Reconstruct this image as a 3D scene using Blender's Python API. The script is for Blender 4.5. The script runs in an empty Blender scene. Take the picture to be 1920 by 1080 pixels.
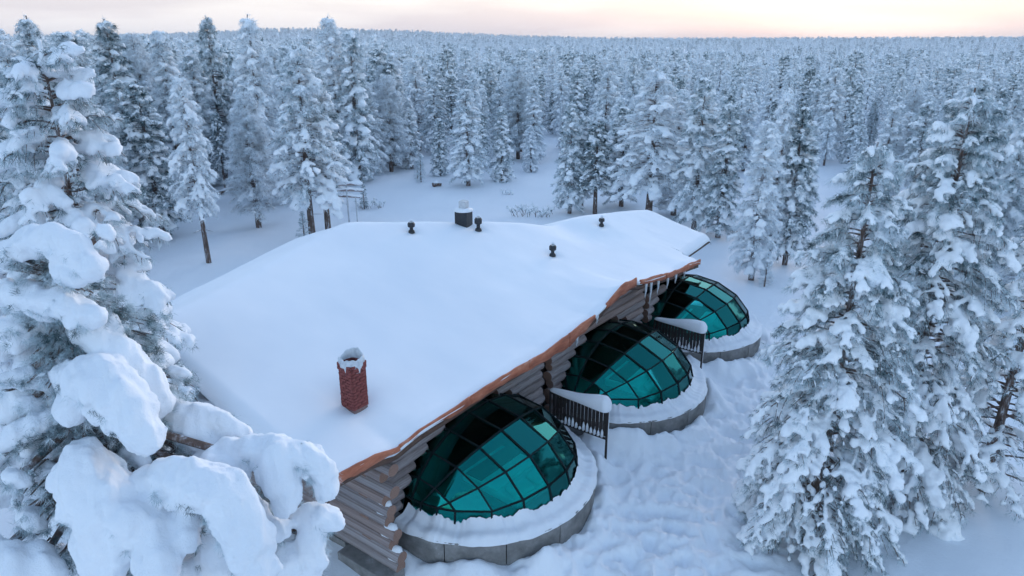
import bpy, bmesh, math, random
import numpy as np
from mathutils import Vector, Matrix

scene = bpy.context.scene
col = scene.collection
R_ = math.radians

# ------------------------------------------------------------------ camera
CAM_H, PITCH = 12.0, R_(19.3)
FPX = 1300.0                                   # focal length in pixels of the 1920 px wide photograph
cam_d = bpy.data.cameras.new('camera')
cam_d.sensor_width = 36.0
cam_d.lens = 36.0 * FPX / 1920.0
cam_d.clip_start = 0.1
cam_d.clip_end = 20000
cam = bpy.data.objects.new('camera', cam_d)
cam.location = (0, 0, CAM_H)
cam.rotation_euler = (R_(90) - PITCH, 0, 0)
col.objects.link(cam)
scene.camera = cam

# ------------------------------------------------------------------ sky, sun, exposure
SUN_EL, SUN_AZ = R_(7.0), R_(24.0)             # low winter sun behind thin cloud, beyond the forest
world = bpy.data.worlds.new('World')
scene.world = world
world.use_nodes = True
wn = world.node_tree
wn.nodes.clear()
def N(nt, t, **kw):
    n = nt.nodes.new(t)
    for k, v in kw.items():
        setattr(n, k, v)
    return n
w_out = N(wn, 'ShaderNodeOutputWorld')
w_bg = N(wn, 'ShaderNodeBackground')
w_bg.inputs['Strength'].default_value = 0.12
sky = N(wn, 'ShaderNodeTexSky', sky_type='NISHITA')
sky.sun_disc = False
sky.sun_elevation = SUN_EL
sky.sun_rotation = SUN_AZ
sky.altitude = 200
sky.air_density = 1.2
sky.dust_density = 0.6
sky.ozone_density = 3.0
tc = N(wn, 'ShaderNodeTexCoord')
sep = N(wn, 'ShaderNodeSeparateXYZ')
wn.links.new(tc.outputs['Generated'], sep.inputs[0])
# thin cloud veil: thick and pale towards the horizon, torn overhead
veil = N(wn, 'ShaderNodeMapRange', interpolation_type='SMOOTHSTEP')
for k, v in (('From Min', 0.0), ('From Max', 0.38), ('To Min', 0.985), ('To Max', 0.14)):
    veil.inputs[k].default_value = v
wn.links.new(sep.outputs['Z'], veil.inputs['Value'])
wmap = N(wn, 'ShaderNodeMapping')
wmap.inputs['Scale'].default_value = (1.6, 1.6, 13.0)
wn.links.new(tc.outputs['Generated'], wmap.inputs['Vector'])
wnoise = N(wn, 'ShaderNodeTexNoise')
wnoise.inputs['Scale'].default_value = 1.7
wnoise.inputs['Detail'].default_value = 5
wn.links.new(wmap.outputs[0], wnoise.inputs['Vector'])
wramp = N(wn, 'ShaderNodeValToRGB')
wramp.color_ramp.elements[0].position = 0.44
wramp.color_ramp.elements[0].color = (2.48, 2.36, 2.60, 1)
wramp.color_ramp.elements[1].position = 0.60
wramp.color_ramp.elements[1].color = (3.02, 2.93, 3.05, 1)
wn.links.new(wnoise.outputs['Fac'], wramp.inputs[0])
skymul = N(wn, 'ShaderNodeMix', data_type='RGBA', blend_type='MULTIPLY')
skymul.inputs['Factor'].default_value = 1.0
skymul.inputs[7].default_value = (2.46, 2.08, 1.93, 1)
wn.links.new(sky.outputs[0], skymul.inputs[6])
wmix = N(wn, 'ShaderNodeMix', data_type='RGBA')
wn.links.new(veil.outputs[0], wmix.inputs['Factor'])
wn.links.new(skymul.outputs[2], wmix.inputs[6])
wn.links.new(wramp.outputs[0], wmix.inputs[7])
wn.links.new(wmix.outputs[2], w_bg.inputs['Color'])
wn.links.new(w_bg.outputs[0], w_out.inputs[0])

sun_d = bpy.data.lights.new('sun', 'SUN')
sun_d.energy = 0.5
sun_d.angle = R_(25)
sun_d.color = (1.0, 0.86, 0.78)
sun = bpy.data.objects.new('sun', sun_d)
to_sun = Vector((math.sin(SUN_AZ) * math.cos(SUN_EL), math.cos(SUN_AZ) * math.cos(SUN_EL), math.sin(SUN_EL)))
sun.rotation_euler = to_sun.to_track_quat('Z', 'Y').to_euler()
col.objects.link(sun)

scene.view_settings.view_transform = 'Standard'
scene.view_settings.look = 'None'
scene.view_settings.gamma = 1.0
scene.view_settings.exposure = 1.47
scene.render.engine = 'CYCLES'
scene.cycles.use_denoising = True
scene.cycles.max_bounces = 9
scene.cycles.diffuse_bounces = 6
scene.cycles.adaptive_threshold = 0.02
scene.cycles.glossy_bounces = 3
scene.cycles.transparent_max_bounces = 14
scene.cycles.volume_bounces = 0
scene.cycles.caustics_reflective = False
scene.cycles.caustics_refractive = False

# ------------------------------------------------------------------ helpers
CP, SP = math.cos(PITCH), math.sin(PITCH)
def ray(u, v):
    x, y = (u - 960) / FPX, (540 - v) / FPX
    return Vector((x, CP + y * SP, -SP + y * CP))
def atz(u, v, z):
    d = ray(u, v)
    return Vector((0, 0, CAM_H)) + d * ((z - CAM_H) / d.z)
def aty(u, v, y):
    d = ray(u, v)
    return Vector((0, 0, CAM_H)) + d * (y / d.y)
def top_z(x, y, v):                            # height at ground point (x, y) that is seen at picture row v
    k = (540 - v) / FPX
    # up/depth = k : (y*SP + dz*CP)/(y*CP - dz*SP) = k
    dz = (k * y * CP - y * SP) / (CP + k * SP)
    return CAM_H + dz

def hash2(ix, iy, seed):
    h = (ix.astype(np.int64) * 374761393 + iy.astype(np.int64) * 668265263 + seed * 974711) & 0x7fffffff
    h = (h ^ (h >> 13)) * 1274126177 & 0x7fffffff
    return ((h ^ (h >> 16)) & 0xffff) / 65535.0
def vnoise(x, y, seed=0):
    x = np.asarray(x, float); y = np.asarray(y, float)
    ix, iy = np.floor(x), np.floor(y)
    fx, fy = x - ix, y - iy
    fx = fx * fx * (3 - 2 * fx); fy = fy * fy * (3 - 2 * fy)
    a = hash2(ix, iy, seed); b = hash2(ix + 1, iy, seed)
    c = hash2(ix, iy + 1, seed); d = hash2(ix + 1, iy + 1, seed)
    return (a * (1 - fx) + b * fx) * (1 - fy) + (c * (1 - fx) + d * fx) * fy - 0.5
def fbm(x, y, seed=0, oct=4):
    r = 0; a = 1.0
    for i in range(oct):
        r = r + a * vnoise(np.asarray(x) * 2 ** i + 17.3 * i, np.asarray(y) * 2 ** i - 9.1 * i, seed + i)
        a *= 0.5
    return r
def sstep(a, b, x):
    t = np.clip((np.asarray(x, float) - a) / (b - a), 0, 1)
    return t * t * (3 - 2 * t)

def mesh_np(name, V, F, mats=(), smooth=False, midx=None):
    """V (n,3), F (m,3|4) or list of arrays of either width"""
    V = np.ascontiguousarray(V, np.float32)
    Fs = F if isinstance(F, list) else [F]
    Fs = [np.asarray(f, np.int32) for f in Fs if len(f)]
    me = bpy.data.meshes.new(name)
    me.vertices.add(len(V)); me.vertices.foreach_set('co', V.ravel())
    loops = np.concatenate([f.ravel() for f in Fs])
    tot = np.concatenate([np.full(len(f), f.shape[1], np.int32) for f in Fs])
    start = np.concatenate([[0], np.cumsum(tot)[:-1]]).astype(np.int32)
    me.loops.add(len(loops)); me.loops.foreach_set('vertex_index', loops)
    me.polygons.add(len(tot)); me.polygons.foreach_set('loop_start', start); me.polygons.foreach_set('loop_total', tot)
    if smooth:
        me.polygons.foreach_set('use_smooth', np.ones(len(tot), bool))
    if midx is not None:
        me.polygons.foreach_set('material_index', np.asarray(midx, np.int32))
    for m in mats:
        me.materials.append(m)
    me.update(calc_edges=True)
    me.validate()
    return me

class MB:
    """collects polygons of one part"""
    def __init__(s): s.v = []; s.f = []; s.m = []
    def poly(s, vs, faces, mi=0):
        o = len(s.v); s.v += [tuple(p) for p in vs]
        for f in faces:
            s.f.append(tuple(o + i for i in f)); s.m.append(mi)
    def box(s, c, d, rot=None, mi=0):
        x, y, z = d[0] / 2, d[1] / 2, d[2] / 2
        P = [Vector((sx * x, sy * y, sz * z)) for sz in (-1, 1) for sx, sy in ((-1, -1), (1, -1), (1, 1), (-1, 1))]
        if rot is not None: P = [rot @ p for p in P]
        c = Vector(c)
        s.poly([c + p for p in P], [(3, 2, 1, 0), (4, 5, 6, 7), (0, 1, 5, 4), (1, 2, 6, 5), (2, 3, 7, 6), (3, 0, 4, 7)], mi)
    def tube(s, pts, rads, n=8, caps=True, mi=0):
        pts = [Vector(p) for p in pts]; o = len(s.v); up = Vector((0, 0, 1))
        for i, p in enumerate(pts):
            t = (pts[min(i + 1, len(pts) - 1)] - pts[max(i - 1, 0)]).normalized()
            a = t.cross(up)
            if a.length < 0.05: a = t.cross(Vector((1, 0, 0)))
            a.normalize(); b = a.cross(t)
            for k in range(n):
                an = 2 * math.pi * k / n
                s.v.append(tuple(p + (a * math.cos(an) + b * math.sin(an)) * rads[i]))
        for i in range(len(pts) - 1):
            for k in range(n):
                s.f.append((o + i * n + k, o + i * n + (k + 1) % n, o + (i + 1) * n + (k + 1) % n, o + (i + 1) * n + k)); s.m.append(mi)
        if caps:
            s.f.append(tuple(o + k for k in reversed(range(n)))); s.m.append(mi)
            e = o + (len(pts) - 1) * n
            s.f.append(tuple(e + k for k in range(n))); s.m.append(mi)
    def mesh(s, name, mats, smooth=False):
        me = bpy.data.meshes.new(name)
        me.from_pydata(s.v, [], s.f)
        for m in mats: me.materials.append(m)
        me.polygons.foreach_set('material_index', s.m)
        if smooth: me.polygons.foreach_set('use_smooth', [True] * len(s.f))
        me.update()
        return me
    def build(s, name, mats, parent=None, smooth=False):
        return link(name, s.mesh(name, mats if isinstance(mats, (list, tuple)) else [mats], smooth), parent)

def link(name, data, parent=None):
    o = bpy.data.objects.new(name, data)
    col.objects.link(o)
    if parent is not None: o.parent = parent
    return o
def tag(o, label=None, cat=None, group=None, kind=None):
    if label: o['label'] = label
    if cat: o['category'] = cat
    if group: o['group'] = group
    if kind: o['kind'] = kind
    return o
def empty(name, loc, rz=0.0):
    o = link(name, None); o.location = loc; o.rotation_euler = (0, 0, rz)
    o.empty_display_size = 0.3
    return o

def bevel(o, w, seg=2):
    m = o.modifiers.new('bevel', 'BEVEL'); m.width = w; m.segments = seg; m.limit_method = 'ANGLE'
    return o

# ------------------------------------------------------------------ materials
def new_mat(name):
    m = bpy.data.materials.new(name); m.use_nodes = True
    nt = m.node_tree; b = nt.nodes['Principled BSDF']
    return m, nt, b
def coords(nt, scale=(1, 1, 1), kind='Object'):
    t = N(nt, 'ShaderNodeTexCoord'); mp = N(nt, 'ShaderNodeMapping')
    mp.inputs['Scale'].default_value = scale
    nt.links.new(t.outputs[kind], mp.inputs['Vector'])
    return mp.outputs[0]
def noise(nt, vec, scale, detail=4, rough=0.55):
    n = N(nt, 'ShaderNodeTexNoise')
    n.inputs['Scale'].default_value = scale; n.inputs['Detail'].default_value = detail; n.inputs['Roughness'].default_value = rough
    nt.links.new(vec, n.inputs['Vector'])
    return n.outputs['Fac']
def ramp(nt, fac, stops):
    r = N(nt, 'ShaderNodeValToRGB'); e = r.color_ramp.elements
    while len(e) > 1: e.remove(e[-1])
    e[0].position = stops[0][0]; e[0].color = (*stops[0][1], 1)
    for p, c in stops[1:]:
        q = e.new(p); q.color = (*c, 1)
    nt.links.new(fac, r.inputs[0])
    return r.outputs[0]
def bump(nt, b, fac, strength, dist, prev=None):
    n = N(nt, 'ShaderNodeBump')
    n.inputs['Strength'].default_value = strength; n.inputs['Distance'].default_value = dist
    nt.links.new(fac, n.inputs['Height'])
    if prev is not None: nt.links.new(prev, n.inputs['Normal'])
    nt.links.new(n.outputs[0], b.inputs['Normal'])
    return n.outputs[0]

def snow_mat(name, c0=(0.80, 0.835, 0.885), c1=(0.88, 0.90, 0.935), big=0.35, fine=40, bs=0.35, bd=0.02, mid=6.0, md=0.03):
    m, nt, b = new_mat(name)
    v = coords(nt)
    nt.links.new(ramp(nt, noise(nt, v, big, 3), [(0.35, c0), (0.65, c1)]), b.inputs['Base Color'])
    b.inputs['Roughness'].default_value = 0.65
    b.inputs['Specular IOR Level'].default_value = 0.25
    p = bump(nt, b, noise(nt, v, mid, 4), 0.35, md)
    bump(nt, b, noise(nt, v, fine, 3, 0.7), bs, bd, p)
    return m
M = {}
M['snow'] = snow_mat('ground_snow', big=0.12, mid=1.6, md=0.10, fine=14, bd=0.03)
M['roof_snow'] = snow_mat('roof_snow', big=0.2, mid=0.5, md=0.06, fine=60, bs=0.25, bd=0.006)
M['tree_snow'] = snow_mat('tree_snow', c0=(0.89, 0.91, 0.94), c1=(0.94, 0.95, 0.965), big=1.2, mid=5, md=0.05, fine=28, bs=0.5, bd=0.03)
M['pillow_snow'] = snow_mat('pillow_snow', big=1.0, mid=9, md=0.035, fine=55, bs=0.6, bd=0.014)

def needle_mat(name, frost):
    m, nt, b = new_mat(name)
    v = coords(nt)
    oi = N(nt, 'ShaderNodeObjectInfo'); mm = N(nt, 'ShaderNodeMath', operation='MULTIPLY_ADD')
    nt.links.new(oi.outputs['Random'], mm.inputs[0]); mm.inputs[1].default_value = 0.20 if frost > 0.9 else 0.0; mm.inputs[2].default_value = -0.08 if frost > 0.9 else 0.0
    ad = N(nt, 'ShaderNodeMath', operation='ADD'); nt.links.new(noise(nt, v, 2.6, 5, 0.7), ad.inputs[0]); nt.links.new(mm.outputs[0], ad.inputs[1])
    nt.links.new(ramp(nt, ad.outputs[0], [(0.28, (0.024, 0.052, 0.056)), (0.38 + 0.12 * (1 - frost), (0.06, 0.11, 0.12)), (0.44 + 0.18 * (1 - frost), (0.42, 0.52, 0.56)), (0.53 + 0.25 * (1 - frost), (0.80, 0.85, 0.89))]), b.inputs['Base Color'])
    b.inputs['Roughness'].default_value = 0.75
    b.inputs['Specular IOR Level'].default_value = 0.2
    return m
M['needles'] = needle_mat('frosted_needles', 1.0)
M['needles_near'] = needle_mat('pine_needles', 0.72)
M['hoar'] = simple_hoar = needle_mat('hoar_frost', 1.35)
M['needles_far'] = needle_mat('far_needles', 1.0)

m, nt, b = new_mat('bark'); v = coords(nt, (1, 1, 0.25))
nt.links.new(ramp(nt, noise(nt, v, 9, 5, 0.7), [(0.3, (0.055, 0.038, 0.032)), (0.52, (0.14, 0.095, 0.078)), (0.60, (0.26, 0.23, 0.23)), (0.66, (0.58, 0.62, 0.66))]), b.inputs['Base Color'])
b.inputs['Roughness'].default_value = 0.9
bump(nt, b, noise(nt, v, 22, 4), 0.6, 0.02)
M['bark'] = m

m, nt, b = new_mat('weathered_log'); v = coords(nt, (0.35, 1, 1))
oi = N(nt, 'ShaderNodeObjectInfo')
base = ramp(nt, noise(nt, v, 5.0, 6, 0.7), [(0.25, (0.15, 0.11, 0.10)), (0.42, (0.34, 0.29, 0.28)), (0.60, (0.48, 0.44, 0.43)), (0.8, (0.60, 0.58, 0.58))])
mx = N(nt, 'ShaderNodeMix', data_type='RGBA', blend_type='MULTIPLY'); mx.inputs['Factor'].default_value = 0.8
nt.links.new(base, mx.inputs[6])
nt.links.new(ramp(nt, oi.outputs['Random'], [(0.0, (0.50, 0.45, 0.45)), (0.35, (0.92, 0.91, 0.94)), (0.7, (0.72, 0.71, 0.75)), (1.0, (0.85, 0.68, 0.62))]), mx.inputs[7])
nt.links.new(mx.outputs[2], b.inputs['Base Color'])
b.inputs['Roughness'].default_value = 0.85
bump(nt, b, noise(nt, v, 14, 5, 0.7), 0.7, 0.03)
M['log'] = m
m, nt, b = new_mat('log_end'); v = coords(nt)
w = N(nt, 'ShaderNodeTexWave', wave_type='RINGS', rings_direction='X')
w.inputs['Scale'].default_value = 9; w.inputs['Distortion'].default_value = 2.5
nt.links.new(v, w.inputs['Vector'])
nt.links.new(ramp(nt, w.outputs['Fac'], [(0.1, (0.20, 0.115, 0.085)), (0.9, (0.34, 0.215, 0.17))]), b.inputs['Base Color'])
b.inputs['Roughness'].default_value = 0.9
M['log_end'] = m

m, nt, b = new_mat('fascia_wood'); v = coords(nt, (0.25, 1, 1))
nt.links.new(ramp(nt, noise(nt, v, 6, 6, 0.7), [(0.28, (0.17, 0.045, 0.026)), (0.45, (0.40, 0.12, 0.06)), (0.58, (0.50, 0.17, 0.09)), (0.70, (0.55, 0.30, 0.22)), (0.80, (0.7, 0.68, 0.70))]), b.inputs['Base Color'])
b.inputs['Roughness'].default_value = 0.7
bump(nt, b, noise(nt, v, 20, 4), 0.4, 0.01)
M['fascia'] = m

def simple(name, stops, scale=6, rough=0.7, metal=0.0, bs=0.3, bd=0.01):
    m, nt, b = new_mat(name); v = coords(nt)
    f = noise(nt, v, scale, 5, 0.65)
    nt.links.new(ramp(nt, f, stops), b.inputs['Base Color'])
    b.inputs['Roughness'].default_value = rough; b.inputs['Metallic'].default_value = metal
    bump(nt, b, noise(nt, v, scale * 4, 3), bs, bd)
    return m
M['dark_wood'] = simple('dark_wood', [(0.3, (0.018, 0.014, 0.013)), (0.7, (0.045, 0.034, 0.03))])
M['fence_wood'] = simple('fence_wood', [(0.3, (0.016, 0.012, 0.012)), (0.6, (0.035, 0.026, 0.024)), (0.78, (0.10, 0.085, 0.085))], 9)
M['soffit'] = simple('soffit_wood', [(0.3, (0.07, 0.035, 0.024)), (0.7, (0.14, 0.075, 0.05))], 4)
M['concrete'] = simple('curb_concrete', [(0.3, (0.13, 0.128, 0.125)), (0.52, (0.21, 0.205, 0.20)), (0.66, (0.28, 0.275, 0.27)), (0.78, (0.5, 0.52, 0.54))], 2.5, 0.85)
M['metal_dark'] = simple('vent_metal', [(0.3, (0.015, 0.016, 0.02)), (0.7, (0.035, 0.036, 0.042))], 8, 0.5)
M['metal_grey'] = simple('cowl_metal', [(0.3, (0.45, 0.46, 0.48)), (0.7, (0.62, 0.63, 0.65))], 8, 0.55)
M['frame'] = simple('dome_frame', [(0.3, (0.008, 0.016, 0.018)), (0.7, (0.016, 0.028, 0.032))], 8, 0.7)
M['frame'].node_tree.nodes['Principled BSDF'].inputs['Specular IOR Level'].default_value = 0.08
M['brick'] = simple('brick', [(0.3, (0.085, 0.022, 0.022)), (0.5, (0.19, 0.045, 0.04)), (0.66, (0.28, 0.075, 0.065)), (0.76, (0.45, 0.36, 0.37)), (0.84, (0.68, 0.68, 0.71))], 7, 0.85)
M['mortar'] = simple('mortar', [(0.3, (0.16, 0.10, 0.095)), (0.7, (0.26, 0.19, 0.18))], 12, 0.9)
M['ice'] = simple('rime_ice', [(0.3, (0.50, 0.54, 0.58)), (0.6, (0.72, 0.76, 0.80))], 9, 0.5, bs=0.7, bd=0.03)
M['sheet'] = simple('bed_linen', [(0.3, (0.70, 0.70, 0.70)), (0.7, (0.82, 0.82, 0.82))], 5, 0.9, bs=0.6, bd=0.03)
M['blanket'] = simple('bed_blanket', [(0.3, (0.26, 0.055, 0.04)), (0.7, (0.38, 0.10, 0.07))], 9, 0.95)
M['bedwood'] = simple('bed_wood', [(0.3, (0.20, 0.11, 0.06)), (0.7, (0.30, 0.18, 0.10))], 5, 0.6)
M['floor'] = simple('igloo_floor', [(0.3, (0.10, 0.08, 0.07)), (0.7, (0.17, 0.14, 0.125))], 3, 0.7)
M['pole'] = simple('pole_paint', [(0.3, (0.40, 0.42, 0.45)), (0.7, (0.55, 0.57, 0.6))], 6, 0.6)
M['board'] = simple('grey_board', [(0.3, (0.22, 0.18, 0.18)), (0.7, (0.36, 0.31, 0.31))], 6, 0.8)

m = bpy.data.materials.new('tinted_glass'); m.use_nodes = True
nt = m.node_tree; nt.nodes.clear()
o_ = N(nt, 'ShaderNodeOutputMaterial'); mixs = N(nt, 'ShaderNodeMixShader')
tr = N(nt, 'ShaderNodeBsdfTransparent'); tr.inputs[0].default_value = (0.30, 0.88, 0.84, 1)
gl = N(nt, 'ShaderNodeBsdfGlossy'); gl.inputs['Color'].default_value = (0.40, 0.95, 0.93, 1); gl.inputs['Roughness'].default_value = 0.015
fr = N(nt, 'ShaderNodeFresnel'); fr.inputs['IOR'].default_value = 1.5
mr = N(nt, 'ShaderNodeMapRange'); mr.inputs['To Min'].default_value = 0.075; mr.inputs['To Max'].default_value = 1.0      # reflective sun-control coating
nt.links.new(fr.outputs[0], mr.inputs['Value']); nt.links.new(mr.outputs[0], mixs.inputs[0])
nt.links.new(ramp(nt, fr.outputs[0], [(0.04, (0.05, 0.92, 0.85)), (0.30, (0.75, 0.98, 0.95)), (0.6, (1, 1, 1))]), gl.inputs['Color']); nt.links.new(tr.outputs[0], mixs.inputs[1]); nt.links.new(gl.outputs[0], mixs.inputs[2])
nt.links.new(mixs.outputs[0], o_.inputs[0])
M['glass'] = m

# ------------------------------------------------------------------ cabin frame of reference
# local x = s along the eave (away from the camera), local y = t back under the roof
CAB_O = Vector((-3.7615, 13.0043, 0.0)); CAB_AZ = R_(36.53); CAB_RZ = R_(90) - CAB_AZ
cU = Vector((math.sin(CAB_AZ), math.cos(CAB_AZ), 0)); cT = Vector((-math.cos(CAB_AZ), math.sin(CAB_AZ), 0))
def wor(s, t, z=0.0): return CAB_O + cU * s + cT * t + Vector((0, 0, z))
DOMES = (4.78, 12.05, 18.55)
DOME_TS = (-0.02, -0.30, -0.10)
DR, DH, DZ = 2.80, 1.92, 0.76                  # glass radius, glass height, curb top
CURB_R = 3.26

# ------------------------------------------------------------------ ground
_fr = random.Random(12)
FEET = []
for path in (lambda q: (2 + 26 * q, -4.5 - 1.2 * math.sin(3.0 * q) - 1.5 * q), lambda q: (7.5 + 9 * q, -3.9 - 3.2 * q), lambda q: (16.2 + 8 * q, -3.0 - 4.0 * q), lambda q: (8.2 + 0.5 * q, -2.4 - 3.0 * q)):
    n_ = int(math.dist(path(0), path(1)) / 0.62)
    for i_ in range(n_):
        a_, b_ = path(i_ / n_); FEET.append((a_ + _fr.gauss(0, .06), b_ + (0.16 if i_ % 2 else -0.16) + _fr.gauss(0, .05)))
def terrain(x, y):
    x = np.asarray(x, float); y = np.asarray(y, float)
    r = np.hypot(x, y)
    far = sstep(260, 1500, r)
    az = np.arctan2(x, y)
    hill = far * (9 + 11 * fbm(x / 900 + 3.1, y / 900 + 1.7, 5, 3)) + sstep(1500, 3600, r) * (20 + 44 * np.exp(-((az + 0.23) / 0.20) ** 2) + 10 * fbm(az * 6, r / 2500, 9, 3))
    h = hill + 0.5 * fbm(x / 16, y / 16, 21, 3) * sstep(14, 60, r) * (1 - 0.5 * far)
    h = h + 0.16 * fbm(x / 3.2, y / 3.2, 31, 3) * (1 - sstep(70, 200, r))
    # trampled, lumpy snow in front of the domes
    q0 = x - CAB_O.x; q1 = y - CAB_O.y
    s = q0 * cU.x + q1 * cU.y; t = q0 * cT.x + q1 * cT.y
    tr_ = np.exp(-((t + 5.2) / 2.6) ** 2) * sstep(-7, 0, s) * (1 - sstep(30, 44, s))
    lump = np.abs(fbm(x / 0.6, y / 0.6, 41, 4))
    h = h - tr_ * (0.06 + 0.60 * lump) + tr_ * 0.18
    for c, dt in zip(DOMES, DOME_TS):           # drifts heaped against each curb
        d = np.hypot(s - c, t - dt)
        h = h + (0.46 if c < 8 else 0.58) * np.exp(-((d - CURB_R - 0.25) / 0.42) ** 2) * np.clip(0.52 + 1.1 * fbm(x / 0.9, y / 0.9, 51, 3), 0, 1.1)
    near = (np.abs(t + 6) < 6) & (s > -4) & (s < 34)
    if np.any(near):
        hs = np.zeros_like(h)
        for fs, ft in FEET:
            hs = hs + np.where(near, -0.13 * np.exp(-(((s - fs) / 0.20) ** 2 + ((t - ft) / 0.13) ** 2)) + 0.035 * np.exp(-(((s - fs) / 0.36) ** 2 + ((t - ft) / 0.28) ** 2)), 0)
        h = h + hs
    # hollow next to the left corner of the cabin
    h = h - 0.25 * np.exp(-((s - 1.0) / 1.0) ** 2 - ((t + 0.8) / 1.0) ** 2)
    return h

def build_ground():
    rr = [0.0]
    r = 2.0
    while r < 9000:
        rr.append(r); r += max(0.08, r * 0.0058) if r < 42 else r * 0.0105
    rr = np.array(rr)
    th = np.concatenate([np.linspace(-48, 48, 620), np.linspace(48, 312, 90)[1:-1]]) * math.pi / 180
    n, k = len(rr), len(th)
    X = rr[1:, None] * np.sin(th)[None]; Y = rr[1:, None] * np.cos(th)[None]
    Z = terrain(X, Y)
    V = np.concatenate([[[0, 0, float(terrain(0, 0))]], np.stack([X, Y, Z], -1).reshape(-1, 3)])
    i = np.arange(n - 2)[:, None]; j = np.arange(k)[None]
    a = 1 + i * k + j; bq = 1 + i * k + (j + 1) % k
    Q = np.stack([a, bq, bq + k, a + k], -1).reshape(-1, 4)[:, ::-1]
    jj = np.arange(k)
    T3 = np.stack([np.zeros(k, int), 1 + (jj + 1) % k, 1 + jj], -1)[:, ::-1]
    o = link('snow_ground', mesh_np('snow_ground', V, [T3, Q], [M['snow']], True))
    tag(o, 'smooth snow covered ground around the cabin and under the forest', kind='structure')
build_ground()
def gz(x, y): return float(terrain(np.array([x]), np.array([y]))[0])

# ------------------------------------------------------------------ log cabin
cabin = empty('log_cabin', CAB_O, CAB_RZ)
tag(cabin, 'long low log cabin under a thick snow blanket, glass domes along its eave', 'cabin')

EAVE = [(-0.5, 3.22, 2.90), (0.0, 3.20, 2.90), (0.97, 3.13, 2.85), (1.63, 2.96, 2.80), (2.46, 3.10, 2.93), (3.97, 3.13, 2.83), (4.86, 3.17, 2.83), (5.8, 3.22, 2.84),
        (6.85, 3.20, 2.82), (7.96, 3.20, 2.80), (9.17, 3.30, 2.80), (10.2, 3.40, 2.98), (10.9, 3.42, 3.20), (11.99, 3.66, 3.34), (12.85, 3.98, 3.50), (13.97, 3.94, 3.55),
        (14.35, 3.74, 3.50), (16.23, 3.48, 3.13), (17.8, 3.26, 3.02), (18.89, 3.26, 2.91), (20.2, 3.12, 2.88)]
eS = np.array([e[0] for e in EAVE]); eT = np.array([e[1] for e in EAVE]); eB = np.array([e[2] for e in EAVE])
RIDGE = [(-1, 6.95), (0.13, 7.29), (8.93, 9.7), (13.1, 7.75), (16.93, 5.8), (18.34, 5.75), (23.1, 4.45), (26, 3.5)]
rS = np.array([e[0] for e in RIDGE]); rT = np.array([e[1] for e in RIDGE])
S0, S1 = -0.5, 24.0
def ridge_t(s):
    return sum(np.interp(s + d, rS, rT) for d in (-0.2, -0.1, 0, 0.1, 0.2)) / 5
def front_t(s):
    return np.where(np.asarray(s) < 20.25, 0.0, 0.75 + 0.05 * (np.asarray(s) - 20.25)) * 1.0
def back_t(s): return ridge_t(s) + 3.6
def roof_nom(s, t):
    """height of the snow surface over the cabin"""
    s = np.asarray(s, float); t = np.asarray(t, float)
    z = 3.0 + 0.27 * t
    ez = np.interp(s, eS, eT)
    z = z + (ez - 3.02) * np.exp(-np.maximum(t, 0) / 1.1) * (1 - sstep(20.0, 20.8, s))
    d = t - ridge_t(s)
    k = 0.16
    z = z - 0.62 * (np.sqrt(d * d + k * k) + d) / 2 + 0.62 * k * 0.5 * np.exp(-(d / 0.8) ** 2) * 0.6
    z = z - 0.22 * np.exp(-((s - 17.6) / 1.3) ** 2) * sstep(1.5, 5.0, t)       # valley between the two roofs
    return z

RK = 0.91                                      # the roof is a little smaller and higher than its drawing, its eave well forward of the log wall
RS, RT = 8.21 * (1 - RK), 10.76 * (1 - RK)
def rf(s, t, z): return RK * s - RS, RK * t - RT, RK * z + CAM_H * (1 - RK)
def roof_pt(s, t, dz=0.0):
    return Vector(rf(s, t, float(roof_nom(np.array([s]), np.array([t]))[0]) + dz))
def to_rf(V):
    V = np.asarray(V, float); return np.stack(rf(V[:, 0], V[:, 1], V[:, 2]), -1)

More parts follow.
